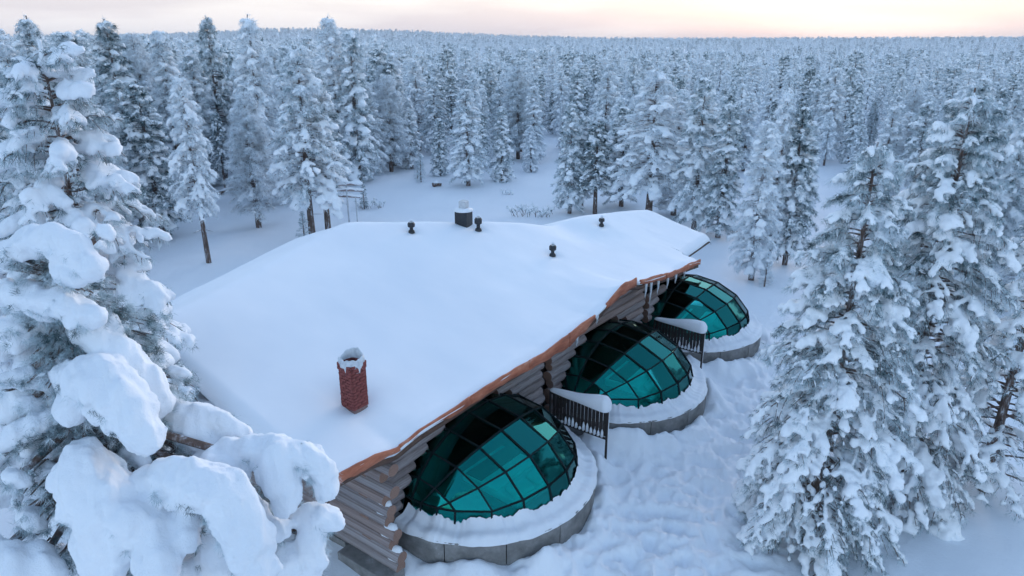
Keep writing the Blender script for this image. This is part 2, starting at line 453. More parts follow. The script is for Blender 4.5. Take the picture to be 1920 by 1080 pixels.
def build_roof():
    ns, nu = 300, 110
    uu = np.concatenate([np.linspace(0, 0.06, 26), np.linspace(0.06, 0.94, 66)[1:], np.linspace(0.94, 1, 20)[1:]])
    ss = np.concatenate([np.linspace(S0, S0 + 0.5, 14), np.linspace(S0 + 0.5, 20.0, 190)[1:], np.linspace(20.0, 20.6, 26)[1:], np.linspace(20.6, S1 - 0.5, 40)[1:], np.linspace(S1 - 0.5, S1, 14)[1:]])
    S = np.repeat(ss[:, None], len(uu), 1)
    f = front_t(ss); bk = back_t(ss)
    T = f[:, None] + (bk - f)[:, None] * uu[None]
    Z = roof_nom(S, T)
    # soft undulation and rolled edges of the snow
    Z = Z + 0.07 * fbm(S / 3.5, T / 3.5, 61, 3) + 0.015 * fbm(S / 0.7, T / 0.7, 62, 3)
    for hs, ht_, hr, hd in ((1.98, 1.74, 0.52, 0.16), (10.54, 8.0, 0.30, 0.08), (13.24, 6.85, 0.30, 0.08), (14.26, 3.85, 0.30, 0.08), (19.31, 4.48, 0.28, 0.08), (13.15, 7.55, 0.5, 0.10)):
        Z = Z - hd * np.exp(-((S - hs) ** 2 + (T - ht_) ** 2) / hr ** 2)
    dl = S - S0; dr = S1 - S; db = bk[:, None] - T; df = T - f[:, None]
    step = np.where(S > 20.25, df, 9)
    left20 = np.where((S <= 20.25) & (T < 0.8), 20.25 - S, 9)
    for d, w_, a in ((dl, 0.45, 0.30), (dr, 0.5, 0.34), (db, 0.45, 0.3), (step, 0.4, 0.24), (left20, 0.4, 0.2)):
        q = np.clip(1 - d / w_, 0, 1)
        Z = Z - a * (1 - np.sqrt(np.maximum(1 - q * q, 0)))
    q = np.clip(1 - df / 0.30, 0, 1)
    Z = Z - np.where(S <= 20.25, 0.07 * q * q, 0) + 0.03 * np.exp(-((df - 0.25) / 0.2) ** 2)
    # uneven front lip
    T2 = T - (0.06 + 0.05 * fbm(S / 0.8, S * 0 + 3.3, 71, 3)) * np.exp(-df / 0.10) * (S <= 20.25)
    a, c = S.shape
    under = roof_nom(S, T) - 0.20
    under = np.minimum(under, Z - 0.02)
    V = np.concatenate([np.stack([S, T2, Z], -1).reshape(-1, 3), np.stack([S, T, under], -1).reshape(-1, 3)])
    i = np.arange(a - 1)[:, None]; j = np.arange(c - 1)[None]
    p = i * c + j
    Q = np.stack([p, p + c, p + c + 1, p + 1], -1).reshape(-1, 4)
    Qb = Q[:, ::-1] + a * c
    o2 = a * c
    sides = []
    for k in range(c - 1):
        sides += [(k, k + 1, o2 + k + 1, o2 + k), ((a - 1) * c + k + 1, (a - 1) * c + k, o2 + (a - 1) * c + k, o2 + (a - 1) * c + k + 1)]
    for k in range(a - 1):
        sides += [((k + 1) * c, k * c, o2 + k * c, o2 + (k + 1) * c), (k * c + c - 1, (k + 1) * c + c - 1, o2 + (k + 1) * c + c - 1, o2 + k * c + c - 1)]
    roof_deck(ss)
    o = link('roof_snow', mesh_np('roof_snow', to_rf(V), [np.concatenate([Q, Qb, np.array(sides)])], [M['roof_snow']], True), cabin)
    o['label'] = 'smooth thick blanket of snow covering the whole roof'

def roof_deck(ss):
    ss = np.linspace(S0 + 0.05, S1 - 0.05, 90); uu = np.linspace(0, 1, 24)
    ss = np.sort(np.concatenate([ss, [20.22, 20.27]]))
    S = np.repeat(ss[:, None], len(uu), 1); f = front_t(ss) + 0.03; bk = back_t(ss) - 0.05
    T = f[:, None] + (bk - f)[:, None] * uu[None]
    top = roof_nom(S, T) - 0.235; bot = top - 0.15
    a, c = S.shape
    V = np.concatenate([np.stack([S, T, top], -1).reshape(-1, 3), np.stack([S, T, bot], -1).reshape(-1, 3)])
    i = np.arange(a - 1)[:, None]; j = np.arange(c - 1)[None]; p = i * c + j
    Q = np.stack([p, p + c, p + c + 1, p + 1], -1).reshape(-1, 4); o2 = a * c
    sides = []
    for k in range(c - 1):
        sides += [(k, k + 1, o2 + k + 1, o2 + k), ((a - 1) * c + k + 1, (a - 1) * c + k, o2 + (a - 1) * c + k, o2 + (a - 1) * c + k + 1)]
    for k in range(a - 1):
        sides += [((k + 1) * c, k * c, o2 + k * c, o2 + (k + 1) * c), (k * c + c - 1, (k + 1) * c + c - 1, o2 + (k + 1) * c + c - 1, o2 + k * c + c - 1)]
    o = link('roof', mesh_np('roof', to_rf(V), [np.concatenate([Q, Q[:, ::-1] + o2, np.array(sides)])], [M['soffit']]), cabin)
    return o
build_roof()

# waney-edged fascia boards along the eave, one object each
def fascia():
    rng = np.random.default_rng(4)
    cuts = [-0.45, 1.75, 4.4, 7.1, 9.3, 10.95, 11.75, 13.98, 14.3, 16.6, 18.6, 20.2]
    for a, b_ in zip(cuts[:-1], cuts[1:]):
        if a in (10.95, 13.98): continue
        n = max(6, int((b_ - a) / 0.09))
        s = np.linspace(a + 0.006, b_ - 0.006, n)
        sd = int(rng.integers(0, 999))
        top = np.interp(s, eS, eT) - 0.02 + 0.05 * fbm(s / 0.55, s * 0, sd, 3)
        bot = np.interp(s, eS, eB) + 0.06 + 0.08 * fbm(s / 0.45, s * 0 + 5, sd + 5, 3)
        tilt = rng.uniform(-0.02, 0.02)
        t0 = -0.075 + tilt; t1 = -0.02 + tilt
        V = np.concatenate([np.stack([s, 0 * s + t0, bot], -1), np.stack([s, 0 * s + t0, top], -1), np.stack([s, 0 * s + t1, top], -1), np.stack([s, 0 * s + t1, bot], -1)])
        F = []
        for i in range(n - 1):
            for k in range(4):
                l = (k + 1) % 4
                F.append((k * n + i, k * n + i + 1, l * n + i + 1, l * n + i)[::-1])
        F += [(0, n, 2 * n, 3 * n)[::-1], (n - 1, 2 * n - 1, 3 * n - 1, 4 * n - 1)]
        link('fascia_board', mesh_np('fascia_board', to_rf(V), np.array(F), [M['fascia']]), cabin)
fascia()

# logs -----------------------------------------------------------------
def log_mesh(seed, n=12, rings=9):
    rng = np.random.default_rng(seed)
    mb = MB()
    an = np.linspace(0, 2 * math.pi, n, endpoint=False)
    for i in range(rings):
        x = i / (rings - 1)
        rad = 1 + 0.06 * rng.standard_normal(n) * 0.5 + 0.04 * math.sin(x * 9 + seed)
        ox, oz = 0.05 * math.sin(x * 4 + seed), 0.04 * math.cos(x * 5 + seed)
        mb.v += [(x, ox + rad[k] * math.cos(an[k]), oz + rad[k] * math.sin(an[k])) for k in range(n)]
    for i in range(rings - 1):
        for k in range(n):
            mb.f.append((i * n + k, i * n + (k + 1) % n, (i + 1) * n + (k + 1) % n, (i + 1) * n + k)); mb.m.append(0)
    mb.f.append(tuple(range(n))[::-1]); mb.m.append(1)
    mb.f.append(tuple((rings - 1) * n + k for k in range(n))); mb.m.append(1)
    me = mb.mesh('log', [M['log'], M['log_end']], True)
    for p in me.polygons:
        if p.material_index == 1: p.use_smooth = False
    return me
LOGS = [log_mesh(k) for k in range(5)]
lrng = random.Random(7)
def log(p0, p1, r=0.145, parent=cabin):
    p0, p1 = Vector(p0), Vector(p1)
    o = link('log', lrng.choice(LOGS), parent)
    d = p1 - p0
    o.location = p0
    o.rotation_mode = 'QUATERNION'
    o.rotation_quaternion = d.to_track_quat('X', 'Z')
    o.scale = (d.length, r, r)
    return o
COURSE = 0.295
WALL_T = 0.34
UNITS = ((0.95, 8.22, 4.78), (8.80, 15.22, 12.05), (15.80, 20.7, 18.55))
def arch_half(z):
    if z < DZ: return DR + 0.02
    q = 1 - ((z - DZ) / (DH + 0.10)) ** 2
    return (DR + 0.02) * math.sqrt(q) if q > 0 else None
def soffit_z(s, t):
    s, t = (s + RS) / RK, (t + RT) / RK
    return RK * (float(roof_nom(np.array([s]), np.array([t]))[0]) - 0.46) + CAM_H * (1 - RK)
for a, b_, c in UNITS:
    k = 0
    z = 0.42
    while z < 4.7:
        h = arch_half(z + 0.13) if z > DZ else arch_half(z)
        j = lambda: lrng.uniform(-0.07, 0.07)
        jut = 0.10 if k % 2 else 0.0
        spans = [(a - jut, c - h - 0.02 + j()), (c + h + 0.02 + j(), b_ + jut)] if h else [(a - jut, b_ + jut)]
        if c == 18.55: spans = [spans[0]] if h else []
        for p, q in spans:
            # stop where the roof comes down
            xs = [x for x in np.linspace(p, q, 40) if soffit_z(x, WALL_T) > z + 0.05]
            if len(xs) < 4: continue
            p, q = xs[0], xs[-1]
            if q - p < 0.25: continue
            log((p, WALL_T + j() * 0.3, z), (q, WALL_T + j() * 0.3, z + j() * 0.15), 0.152 + lrng.uniform(-0.014, 0.014))
        z += COURSE; k += 1
# left end wall: logs run back, their ends jut out past the front wall
k = 0; z = 0.30
while z < 4.6:
    t0 = -0.32 + lrng.uniform(-0.12, 0.12) - (0.22 if k % 2 else 0)
    t0 += 0.05 * max(0, 6 - k) * -1
    ts = [t for t in np.linspace(t0, 8.7, 80) if soffit_z(0.95, t) > z + 0.06]
    if len(ts) > 5:
        log((0.95, ts[0], z), (0.95, ts[-1], z), 0.155)
        if z < 2.0:
            mb = MB(); e = ts[0]
            mb.tube([(0.95, e + 0.03, z + 0.12), (0.97, e + 0.12, z + 0.145), (0.95, e + 0.32, z + 0.13), (0.95, e + 0.5, z + 0.10)], [0.05, 0.10, 0.09, 0.03], 10)
            mb.build('log_snow', M['pillow_snow'], cabin, True)
    z += COURSE; k += 1
# right end wall and rear wall
z = 0.42
while z < 4.0:
    ts = [t for t in np.linspace(1.15, 5.6, 60) if soffit_z(20.7, t) > z + 0.06]
    if len(ts) > 5: log((20.7, ts[0], z), (20.7, ts[-1], z), 0.145)
    pts = [(0.9, 8.6), (7.4, 10.2), (15.5, 6.6), (20.8, 5.5)]
    for (sa, ta), (sb, tb) in zip(pts[:-1], pts[1:]):
        if z < 3.3: log((sa, ta, z), (sb, tb, z), 0.145)
    z += COURSE
# dark panels added in the gaps between the cabins, standing in for their shade
for s in (8.51, 15.51):
    mb = MB(); mb.box((s, 0.62, 1.6), (0.50, 0.16, 3.2 if s < 10 else 3.6)); mb.build('gap_shade_panel', M['dark_wood'], cabin)
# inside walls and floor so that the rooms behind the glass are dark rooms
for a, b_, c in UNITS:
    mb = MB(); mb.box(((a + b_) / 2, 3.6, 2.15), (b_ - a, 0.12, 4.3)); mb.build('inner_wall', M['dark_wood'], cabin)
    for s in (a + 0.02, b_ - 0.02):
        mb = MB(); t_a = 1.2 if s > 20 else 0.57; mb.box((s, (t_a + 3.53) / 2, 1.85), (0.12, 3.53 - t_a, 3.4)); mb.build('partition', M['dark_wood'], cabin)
    mb = MB(); mb.box(((a + b_) / 2, 1.95, 0.50), (b_ - a - 0.2, 3.1, 0.12)); mb.build('floor_slab', M['floor'], cabin)
# concrete footing under the left corner
mb = MB(); mb.box((0.75, 0.15, 0.06), (0.62, 1.7, 0.36)); bevel(mb.build('footing', M['concrete'], cabin), 0.02)
mb = MB(); mb.box((0.95, 5.6, 0.06), (0.34, 9.0, 0.34)); mb.build('footing', M['concrete'], cabin)

# brick chimney -----------------------------------------------------------
def chimney():
    cs, ct = 1.98, 1.74
    cs, ct, zb = roof_pt(cs, ct, -0.5)
    ztop = zb + 1.55
    root = empty('chimney', (cs, ct, zb)); root.parent = cabin
    root['label'] = 'square red brick chimney with a frosted crown'
    W = 0.43; ht = ztop - zb
    mb = MB(); mb.box((0, 0, ht / 2 - 0.1), (W - 0.03, W - 0.03, ht - 0.2)); mb.build('mortar_core', M['mortar'], root)
    bm_ = MB(); bm_.box((0, 0, 0), (0.200, 0.10, 0.062)); me = bm_.mesh('brick', [M['brick']])
    bh = MB(); bh.box((0, 0, 0), (0.096, 0.10, 0.062)); meh = bh.mesh('brick', [M['brick']])
    rows = int(ht / 0.074)
    for r in range(5, rows):
        z = r * 0.074 + 0.037
        for side in range(4):
            rot = side * math.pi / 2
            offs = [(-0.107, me), (0.107, me)] if r % 2 == 0 else [(-0.16, meh), (0.0, me), (0.16, meh)]
            for x, mm in offs:
                o = link('brick', mm, root)
                xx = x + lrng.uniform(-.004, .004); yy = -W / 2 + 0.045 + lrng.uniform(-.005, .004) - (0.03 if r > rows - 3 else 0)
                o.location = (xx * math.cos(rot) - yy * math.sin(rot), xx * math.sin(rot) + yy * math.cos(rot), z)
                o.rotation_euler = (0, 0, rot)
    # rime crown: an uneven ring of ice, highest on the far side
    n = 48; mb = MB()
    prof = [(1.04, -0.13), (1.10, -0.03), (1.08, 0.03), (1.0, 0.06), (0.92, 0.05), (0.86, -0.04), (0.85, -0.34)]
    rng = np.random.default_rng(3)
    ring = []
    for k in range(n):
        a = 2 * math.pi * k / n
        sq = 1 / max(abs(math.cos(a)), abs(math.sin(a)))
        rr = 0.245 * (0.35 * min(sq, 1.3) + 0.65)
        lift = 0.11 * max(0, math.cos(a - R_(30))) ** 2 + 0.018 * math.sin(5 * a + 1) + 0.012 * math.sin(11 * a)
        drip = -abs(rng.standard_normal()) * 0.06
        for q, (pr, pz) in enumerate(prof):
            z = ht + pz + (lift if 0 < q < 6 else 0) + (drip if q == 0 else 0)
            mb.v.append((rr * pr * math.cos(a), rr * pr * math.sin(a), z))
    p = len(prof)
    for k in range(n):
        for q in range(p - 1):
            a0, a1 = k * p + q, ((k + 1) % n) * p + q
            mb.f.append((a0, a1, a1 + 1, a0 + 1)); mb.m.append(0)
    mb.build('rime_crown', M['ice'], root, True)
    mb = MB(); mb.tube([(0, 0, ht - 0.30), (0, 0, ht - 0.16)], [0.205, 0.205], 20); mb.build('flue', M['dark_wood'], root)
chimney()

# roof vents ----------------------------------------------------------------
def vent(s, t, h, r=0.10):
    s, t, zb = roof_pt(s, t)
    root = empty('vent_pipe', (s, t, zb)); root.parent = cabin
    mb = MB(); mb.tube([(0, 0, -0.35), (0, 0, h * 0.45)], [r * 0.75, r * 0.75], 14); mb.build('pipe', M['metal_dark'], root)
    mb = MB(); mb.tube([(0, 0, -0.06), (0, 0, 0.03), (0, 0, 0.05)], [r * 1.5, r * 1.2, r * 0.8], 14); mb.build('collar', M['metal_dark'], root)
    mb = MB(); mb.tube([(0, 0, h * 0.40), (0, 0, h * 0.52), (0, 0, h * 0.85), (0, 0, h)], [r * 0.8, r * 1.55, r * 1.6, r * 1.15], 16); mb.build('cowl', M['metal_dark'], root, False)
    mb = MB(); mb.tube([(0, 0, h - 0.01), (0, 0, h + 0.06), (0.02, 0, h + 0.12)], [r * 1.25, r * 1.05, r * 0.3], 14); mb.build('snow_cap', M['pillow_snow'], root, True)
for s, t, h, r in ((10.54, 8.0, 0.32, 0.082), (13.24, 6.85, 0.44, 0.09), (14.26, 3.85, 0.35, 0.085), (19.31, 4.48, 0.28, 0.078)):
    vent(s, t, h, r)
def roof_box():
    s, t = 13.15, 7.55
    s, t, zb = roof_pt(s, t)
    root = empty('roof_stack', (s, t, zb), R_(12)); root.parent = cabin
    mb = MB(); mb.box((0, 0, 0.10), (0.50, 0.50, 0.72)); bevel(mb.build('casing', M['metal_dark'], root), 0.01)
    mb = MB(); mb.tube([(0, 0, 0.455), (0, 0, 0.50), (0, 0, 0.57)], [0.36, 0.37, 0.22], 20); mb.build('snow_cap', M['pillow_snow'], root, True)
    mb = MB(); mb.box((0.02, 0, 0.70), (0.30, 0.30, 0.28)); bevel(mb.build('cowl', M['metal_grey'], root), 0.03)
roof_box()

# icicles under the right end of the eave
ICE_LABEL = ['icicle at the notch in the eave above the farther fence', 'longest icicle, right of the eave notch above the farther fence', 'icicle third right of the eave notch, over the farther fence',
             'icicle halfway between the eave notch and the right end of the eave', 'short icicle over the left side of the farthest dome', 'shortest icicle near the right end of the eave',
             'small icicle on the eave left of the gap over the middle dome', 'small icicle at the gap in the eave over the middle dome']
for i, (s, l) in enumerate(((14.9, 0.55), (15.35, 0.75), (16.0, 0.45), (16.9, 0.40), (17.7, 0.34), (18.6, 0.25), (9.9, 0.3), (11.2, 0.25))):
    o_i = wor(*rf(s, 0.0, float(np.interp(s, eS, eB))))
    mb = MB(); mb.tube([(0, 0, 0.10), (0, 0, -0.02), (0.01, 0, -l * 0.4), (-0.005, 0.01, -l * 0.75), (0, 0, -l)], [0.055, 0.05, 0.035, 0.02, 0.004], 9)
    o = mb.build('icicle', M['ice'], None, True); o.location = o_i
    tag(o, ICE_LABEL[i], 'icicle', 'icicles along the eave')

# ------------------------------------------------------------------ glass domes
def dome_grid():
    """cells of the glass dome as polygons of unit-ellipsoid points (a outward, b along the eave, c up)"""
    th = [R_(x) for x in (-69, -46, -23, 0, 23, 46, 69)]
    bb = [math.sin(R_(x)) for x in (-82, -60, -42.5, -25.5, -8.5, 8.5, 25.5, 42.5, 60, 82)]
    cmin = 0.262
    def P(t, b):
        r = math.sqrt(max(0, 1 - b * b)); return (r * math.sin(t), b, r * math.cos(t))
    cells = []; ringpts = []
    for i in range(len(th) - 1):
        for j in range(len(bb) - 1):
            cor = [(th[i], bb[j]), (th[i + 1], bb[j]), (th[i + 1], bb[j + 1]), (th[i], bb[j + 1])]
            poly = []
            for q in range(4):
                p0, p1 = cor[q], cor[(q + 1) % 4]
                c0, c1 = P(*p0)[2] - cmin, P(*p1)[2] - cmin
                if c0 >= 0: poly.append(p0)
                if c0 * c1 < 0:
                    lo, hi = 0.0, 1.0
                    for _ in range(30):
                        mdl = (lo + hi) / 2
                        pm = (p0[0] + (p1[0] - p0[0]) * mdl, p0[1] + (p1[1] - p0[1]) * mdl)
                        if (P(*pm)[2] - cmin) * c0 > 0: lo = mdl
                        else: hi = mdl
                    poly.append(pm)
            if len(poly) >= 3:
                cells.append([P(*p) for p in poly])
    return cells
def on_ell(p): return Vector((p[1] * DR, -p[0] * DR, p[2] * DH))     # local: x along eave, y back
CELLS = dome_grid()
T_CUT = 1.05                                                          # glass stops a little inside the room
def edges_of(cells):
    E = {}
    for c in cells:
        for i in range(len(c)):
            a = tuple(round(x, 3) for x in c[i]); b_ = tuple(round(x, 3) for x in c[(i + 1) % len(c)])
            k = (min(a, b_), max(a, b_)); E[k] = E.get(k, 0) + 1
    return E
prng = random.Random(3)
def pane_mesh(pts, th=0.014):
    c = sum(pts, Vector()) / len(pts)
    nrm = Vector()
    for i in range(len(pts)):
        nrm += (pts[i] - c).cross(pts[(i + 1) % len(pts)] - c)
    nrm.normalize()
    if nrm.dot(c) < 0: nrm = -nrm; pts = pts[::-1]
    n0 = nrm.copy()
    nrm = (nrm + Vector((prng.gauss(0, 0.012), prng.gauss(0, 0.012), prng.gauss(0, 0.012)))).normalized()   # panes never sit perfectly true
    pts = [p - nrm * (p - c).dot(nrm) for p in pts]                   # flat pane
    pts = [c + (p - c) * 0.985 for p in pts]
    mb = MB(); n = len(pts)
    mb.poly([p + nrm * th / 2 for p in pts] + [p - nrm * th / 2 for p in pts],
            [tuple(range(n)), tuple(range(2 * n - 1, n - 1, -1))] + [(i, n + i, n + (i + 1) % n, (i + 1) % n) for i in range(n)])
    return mb.mesh('pane', [M['glass']])
def bar(mb, a, b_, w=0.046, d=0.06):
    ax = (b_ - a); L = ax.length
    if L < 0.02: return
    mid = (a + b_) / 2
    out = Vector((mid.x, mid.y, mid.z * (DR / DH) ** 2)).normalized()
    x = ax.normalized(); y = out.cross(x).normalized(); zz = x.cross(y)
    rot = Matrix((x, y, zz)).transposed()
    mb.box(mid + zz * 0.005, (L + 0.02, w, d), rot)
def keep(c): return sum(on_ell(p).y for p in c) / len(c) < T_CUT - 0.1
kept = [c for c in CELLS if keep(c)]
EDG = edges_of(kept)
ring = sorted({p for e in EDG for p in e if abs(p[2] - 0.262) < 0.004 or (EDG[e] == 1 and p[2] < 0.40 and p[0] > 0)}, key=lambda p: math.atan2(p[0], p[1]))
ring = [p for p in ring if on_ell(p).y < T_CUT]
PANES = [pane_mesh([on_ell(p) for p in c]) for c in kept]
BASE = []
for p, q in zip(ring[:-1], ring[1:]):
    if (on_ell(p) - on_ell(q)).length > 1.6 or (on_ell(p) - on_ell(q)).length < 0.05: continue
    def dn(r):
        k = 1.0 / math.hypot(r[0], r[1]); return Vector((r[1] * k * DR, -r[0] * k * DR, 0.02))
    BASE.append((on_ell(p), on_ell(q), dn(q), dn(p)))
BASEPANES = [pane_mesh(list(b_)) for b_ in BASE]
fm = MB()
for (a, b_), n_ in EDG.items(): bar(fm, on_ell(a), on_ell(b_))
for a, b_, c, d in BASE:
    bar(fm, a, d, 0.046); bar(fm, a, b_, 0.046)
    bar(fm, d, c, 0.07, 0.09)
FRAME = fm.mesh('frame', [M['frame']])

def curb_panel(a0, a1, r0, r1, z0, z1, n=8):
    mb = MB(); V = []
    for k in range(n + 1):
        a = a0 + (a1 - a0) * k / n
        for r, z in ((r0, z0), (r1, z0), (r1, z1), (r0, z1)):
            V.append((r * math.cos(a), r * math.sin(a), z))
    F = []
    for k in range(n):
        for q in range(4):
            p = (q + 1) % 4
            F.append((k * 4 + q, (k + 1) * 4 + q, (k + 1) * 4 + p, k * 4 + p))
    F += [(0, 1, 2, 3), (n * 4 + 3, n * 4 + 2, n * 4 + 1, n * 4)]
    mb.poly(V, F)
    return mb.mesh('curb_panel', [M['concrete']])
CURB_A0, CURB_A1 = R_(180 - 3), R_(363)
NP = 7
CURBP = [curb_panel(CURB_A0 + (CURB_A1 - CURB_A0) * k / NP + 0.004, CURB_A0 + (CURB_A1 - CURB_A0) * (k + 1) / NP - 0.004, DR - 0.10, CURB_R, -0.4, DZ) for k in range(NP)]
def curb_snow(seed):
    n, pr = 260, 13
    V = []
    an = np.linspace(CURB_A0 + 0.02, CURB_A1 - 0.02, n)
    nz = fbm(an * 9, an * 0 + seed, seed, 4); nz2 = fbm(an * 22, an * 0 + seed + 4, seed + 3, 3)
    for k, a in enumerate(an):
        thick = 0.15 + 0.10 * nz[k]
        up = 0.17 + 0.10 * nz2[k] + 0.08 * nz[k]
        ro = CURB_R + 0.015 + 0.05 * nz[k] + 0.03 * nz2[k]
        ri = DR - 0.06
        for q in range(pr):
            f = q / (pr - 1)
            r = ri + (ro - ri) * f
            z = DZ + 0.005 + (up * max(0, 1 - f / 0.45) ** 1.5 + thick * (1 - max(0, (f - 0.62) / 0.38) ** 3 * 0.75))
            if q == pr - 1: z = DZ - 0.03 + 0.03 * nz2[k]; r = ro + 0.01
            V.append((r * math.cos(a), r * math.sin(a), z))
    V = np.array(V)
    i = np.arange(n - 1)[:, None]; j = np.arange(pr - 1)[None]; p = i * pr + j
    Q = np.stack([p, p + 1, p + pr + 1, p + pr], -1).reshape(-1, 4)[:, ::-1]
    return mesh_np('curb_snow', V, Q[:, ::-1], [M['pillow_snow']], True)

DOME_LABEL = ['nearest glass dome, teal panes on a round concrete curb, lowest in the picture',
              'middle glass dome between the two dark slatted fences',
              'farthest glass dome at the right end of the cabin eave']
for i, c in enumerate(DOMES):
    root = empty('glass_dome', wor(c, DOME_TS[i], 0), CAB_RZ)
    tag(root, DOME_LABEL[i], 'glass dome', 'glass domes along the cabin')
    for k, me in enumerate(CURBP): link('curb_panel', me, root)
    f = link('frame', FRAME, root); f.location = (0, 0, DZ)
    for me in PANES + BASEPANES:
        o = link('pane', me, root); o.location = (0, 0, DZ)
    link('curb_snow', curb_snow(11 + i), root)
    mb = MB(); mb.tube([(0, 0, 0.40), (0, 0, 0.56)], [DR - 0.12] * 2, 48); mb.build('floor', M['floor'], root)

# beds seen through the glass
def soft_box(name, dims, mats, parent, loc, rotz=0, bw=0.08, rx=0.0):
    mb = MB(); mb.box((0, 0, 0), dims)
    o = mb.build(name, mats, parent, True); o.location = loc; o.rotation_euler = (rx, 0, rotz)
    bevel(o, bw, 4); return o
BED_LABEL = ['bed with white pillows inside the nearest glass dome', 'bed with white pillows inside the middle glass dome', 'bed with white pillows inside the farthest glass dome']
for i, c in enumerate(DOMES):
    root = empty('bed', wor(c - 0.15, DOME_TS[i] - 1.15, 0.56), CAB_RZ + R_(4 * (i - 1)))
    tag(root, BED_LABEL[i], 'bed', 'beds in the glass domes')
    mb = MB(); mb.box((0, 0, 0.16), (1.72, 2.05, 0.24)); mb.build('bed_frame', M['bedwood'], root)
    for sx in (-1, 1):
        for sy in (-1, 1):
            mb = MB(); mb.box((sx * 0.78, sy * 0.95, 0.02), (0.09, 0.09, 0.04)); mb.build('leg', M['bedwood'], root)
    soft_box('mattress', (1.66, 1.98, 0.22), M['sheet'], root, (0, 0, 0.39), 0, 0.06)
    soft_box('duvet', (1.74, 1.25, 0.12), M['sheet'], root, (0, 0.36, 0.54), R_(2), 0.05)
    soft_box('blanket', (1.78, 0.55, 0.05), M['blanket'], root, (0.02, 0.55, 0.625), R_(2), 0.02)
    for sx in (-1, 1):
        soft_box('pillow', (0.70, 0.48, 0.17), M['sheet'], root, (sx * 0.40, -0.70, 0.59), R_(6 * sx), 0.08, R_(12))
    mb = MB(); mb.box((1.12, -0.55, 0.22), (0.42, 0.42, 0.44))
    st = bevel(mb.build('bedside_table', M['bedwood'], None), 0.015); st.matrix_world = Matrix.Translation(wor(c - 0.15, DOME_TS[i] - 1.15, 0.56)) @ Matrix.Rotation(CAB_RZ, 4, 'Z')
    tag(st, ['small wooden stool beside the bed in the nearest dome', 'small wooden stool beside the bed in the middle dome', 'small wooden stool beside the bed in the farthest dome'][i], 'stool', 'stools beside the beds')

# ------------------------------------------------------------------ slatted fences between the domes
def pillow_mesh(name, L, seed, hmax=0.30, w=0.30):
    n, k = 40, 16; V = []
    rng = np.random.default_rng(seed)
    for i in range(n):
        f = i / (n - 1)
        endr = math.sqrt(max(0.0, 1 - max(0, (f - 0.90) / 0.10) ** 2)) * math.sqrt(max(0.0, 1 - max(0, (0.06 - f) / 0.06) ** 2))
        h = (0.06 + hmax * f ** 0.9 * (1 + 0.22 * math.sin(7 * f + seed))) * endr + 0.004
        ww = (0.08 + w * 0.5 * f ** 0.7) * endr + 0.004
        for q in range(k):
            a = 2 * math.pi * q / k
            cz = math.sin(a)
            V.append((ww * math.cos(a) * (1 + 0.05 * math.sin(3 * a + i * .3)), -f * L, (h * cz if cz > 0 else 0.10 * (0.3 + f) * endr * cz) + 0.04))
    V = np.array(V)
    i = np.arange(n - 1)[:, None]; j = np.arange(k)[None]
    a = i * k + j; b_ = i * k + (j + 1) % k
    Q = np.stack([a, b_, b_ + k, a + k], -1).reshape(-1, 4)
    return mesh_np(name, V, Q, [M['pillow_snow']], True)
FENCE_LABEL = ['dark slatted fence with a snow cap beside the nearest glass dome', 'dark slatted fence with a snow cap beside the farthest glass dome']
for i, s in enumerate((7.95, 15.30)):
    base = wor(s, -0.30, 0); base.z = gz(*wor(s, -2.2, 0)[:2]) - 0.02
    root = empty('slatted_fence', base, CAB_RZ)
    tag(root, FENCE_LABEL[i], 'fence', 'dark fences between the domes')
    L = 2.0; top = 1.90 - base.z; low = 0.62
    for y in (0.02, -L):
        mb = MB(); mb.box((0, y, top / 2 - 0.15), (0.055, 0.055, top + 0.3)); mb.build('post', M['fence_wood'], root)
    for z in (top - 0.05, low):
        mb = MB(); mb.box((0, -L / 2, z), (0.045, L - 0.06, 0.06)); mb.build('rail', M['fence_wood'], root)
    mb = MB(); mb.box((0, 0, 0), (0.022, 0.104, top - 0.13 - low)); me = mb.mesh('slat', [M['fence_wood']])
    ns = 15
    for k in range(ns):
        o = link('slat', me, root); o.location = (0.03, -0.10 - (L - 0.2) * k / (ns - 1), (top - 0.08 + low + 0.05) / 2)
        o.rotation_euler = (0, 0, lrng.uniform(-.05, .05))
    # snow caught between the slats on the lower rail
    for k in range(ns - 1):
        h = lrng.uniform(0.05, 0.28)
        if k < 3: h *= 0.4
        mb = MB(); mb.tube([(0, 0, -0.02), (0, 0, h * 0.6), (0, 0, h)], [0.05, 0.042, 0.012], 8)
        o = mb.build('caught_snow', M['pillow_snow'], root, True); o.location = (0.008, -0.10 - (L - 0.2) * (k + 0.5) / (ns - 1), low + 0.035)
    mb = MB(); mb.tube([(0.035, -L - 0.01, 0.0), (0.036, -L - 0.012, top * 0.5), (0.035, -L - 0.01, top)], [0.018, 0.028, 0.022], 7); mb.build('rime', M['pillow_snow'], root, True)
    o = link('snow_cap', pillow_mesh('snow_cap', L + 0.14, 2 + i), root); o.location = (0, 0.04, top - 0.01)
# ------------------------------------------------------------------ trees
def ico(sub):
    bm = bmesh.new(); bmesh.ops.create_icosphere(bm, subdivisions=sub, radius=1.0)
    V = np.array([v.co for v in bm.verts]); F = np.array([[v.index for v in f.verts] for f in bm.faces]); bm.free()
    return V, F
ICO1 = ico(1); ICO2 = ico(2)

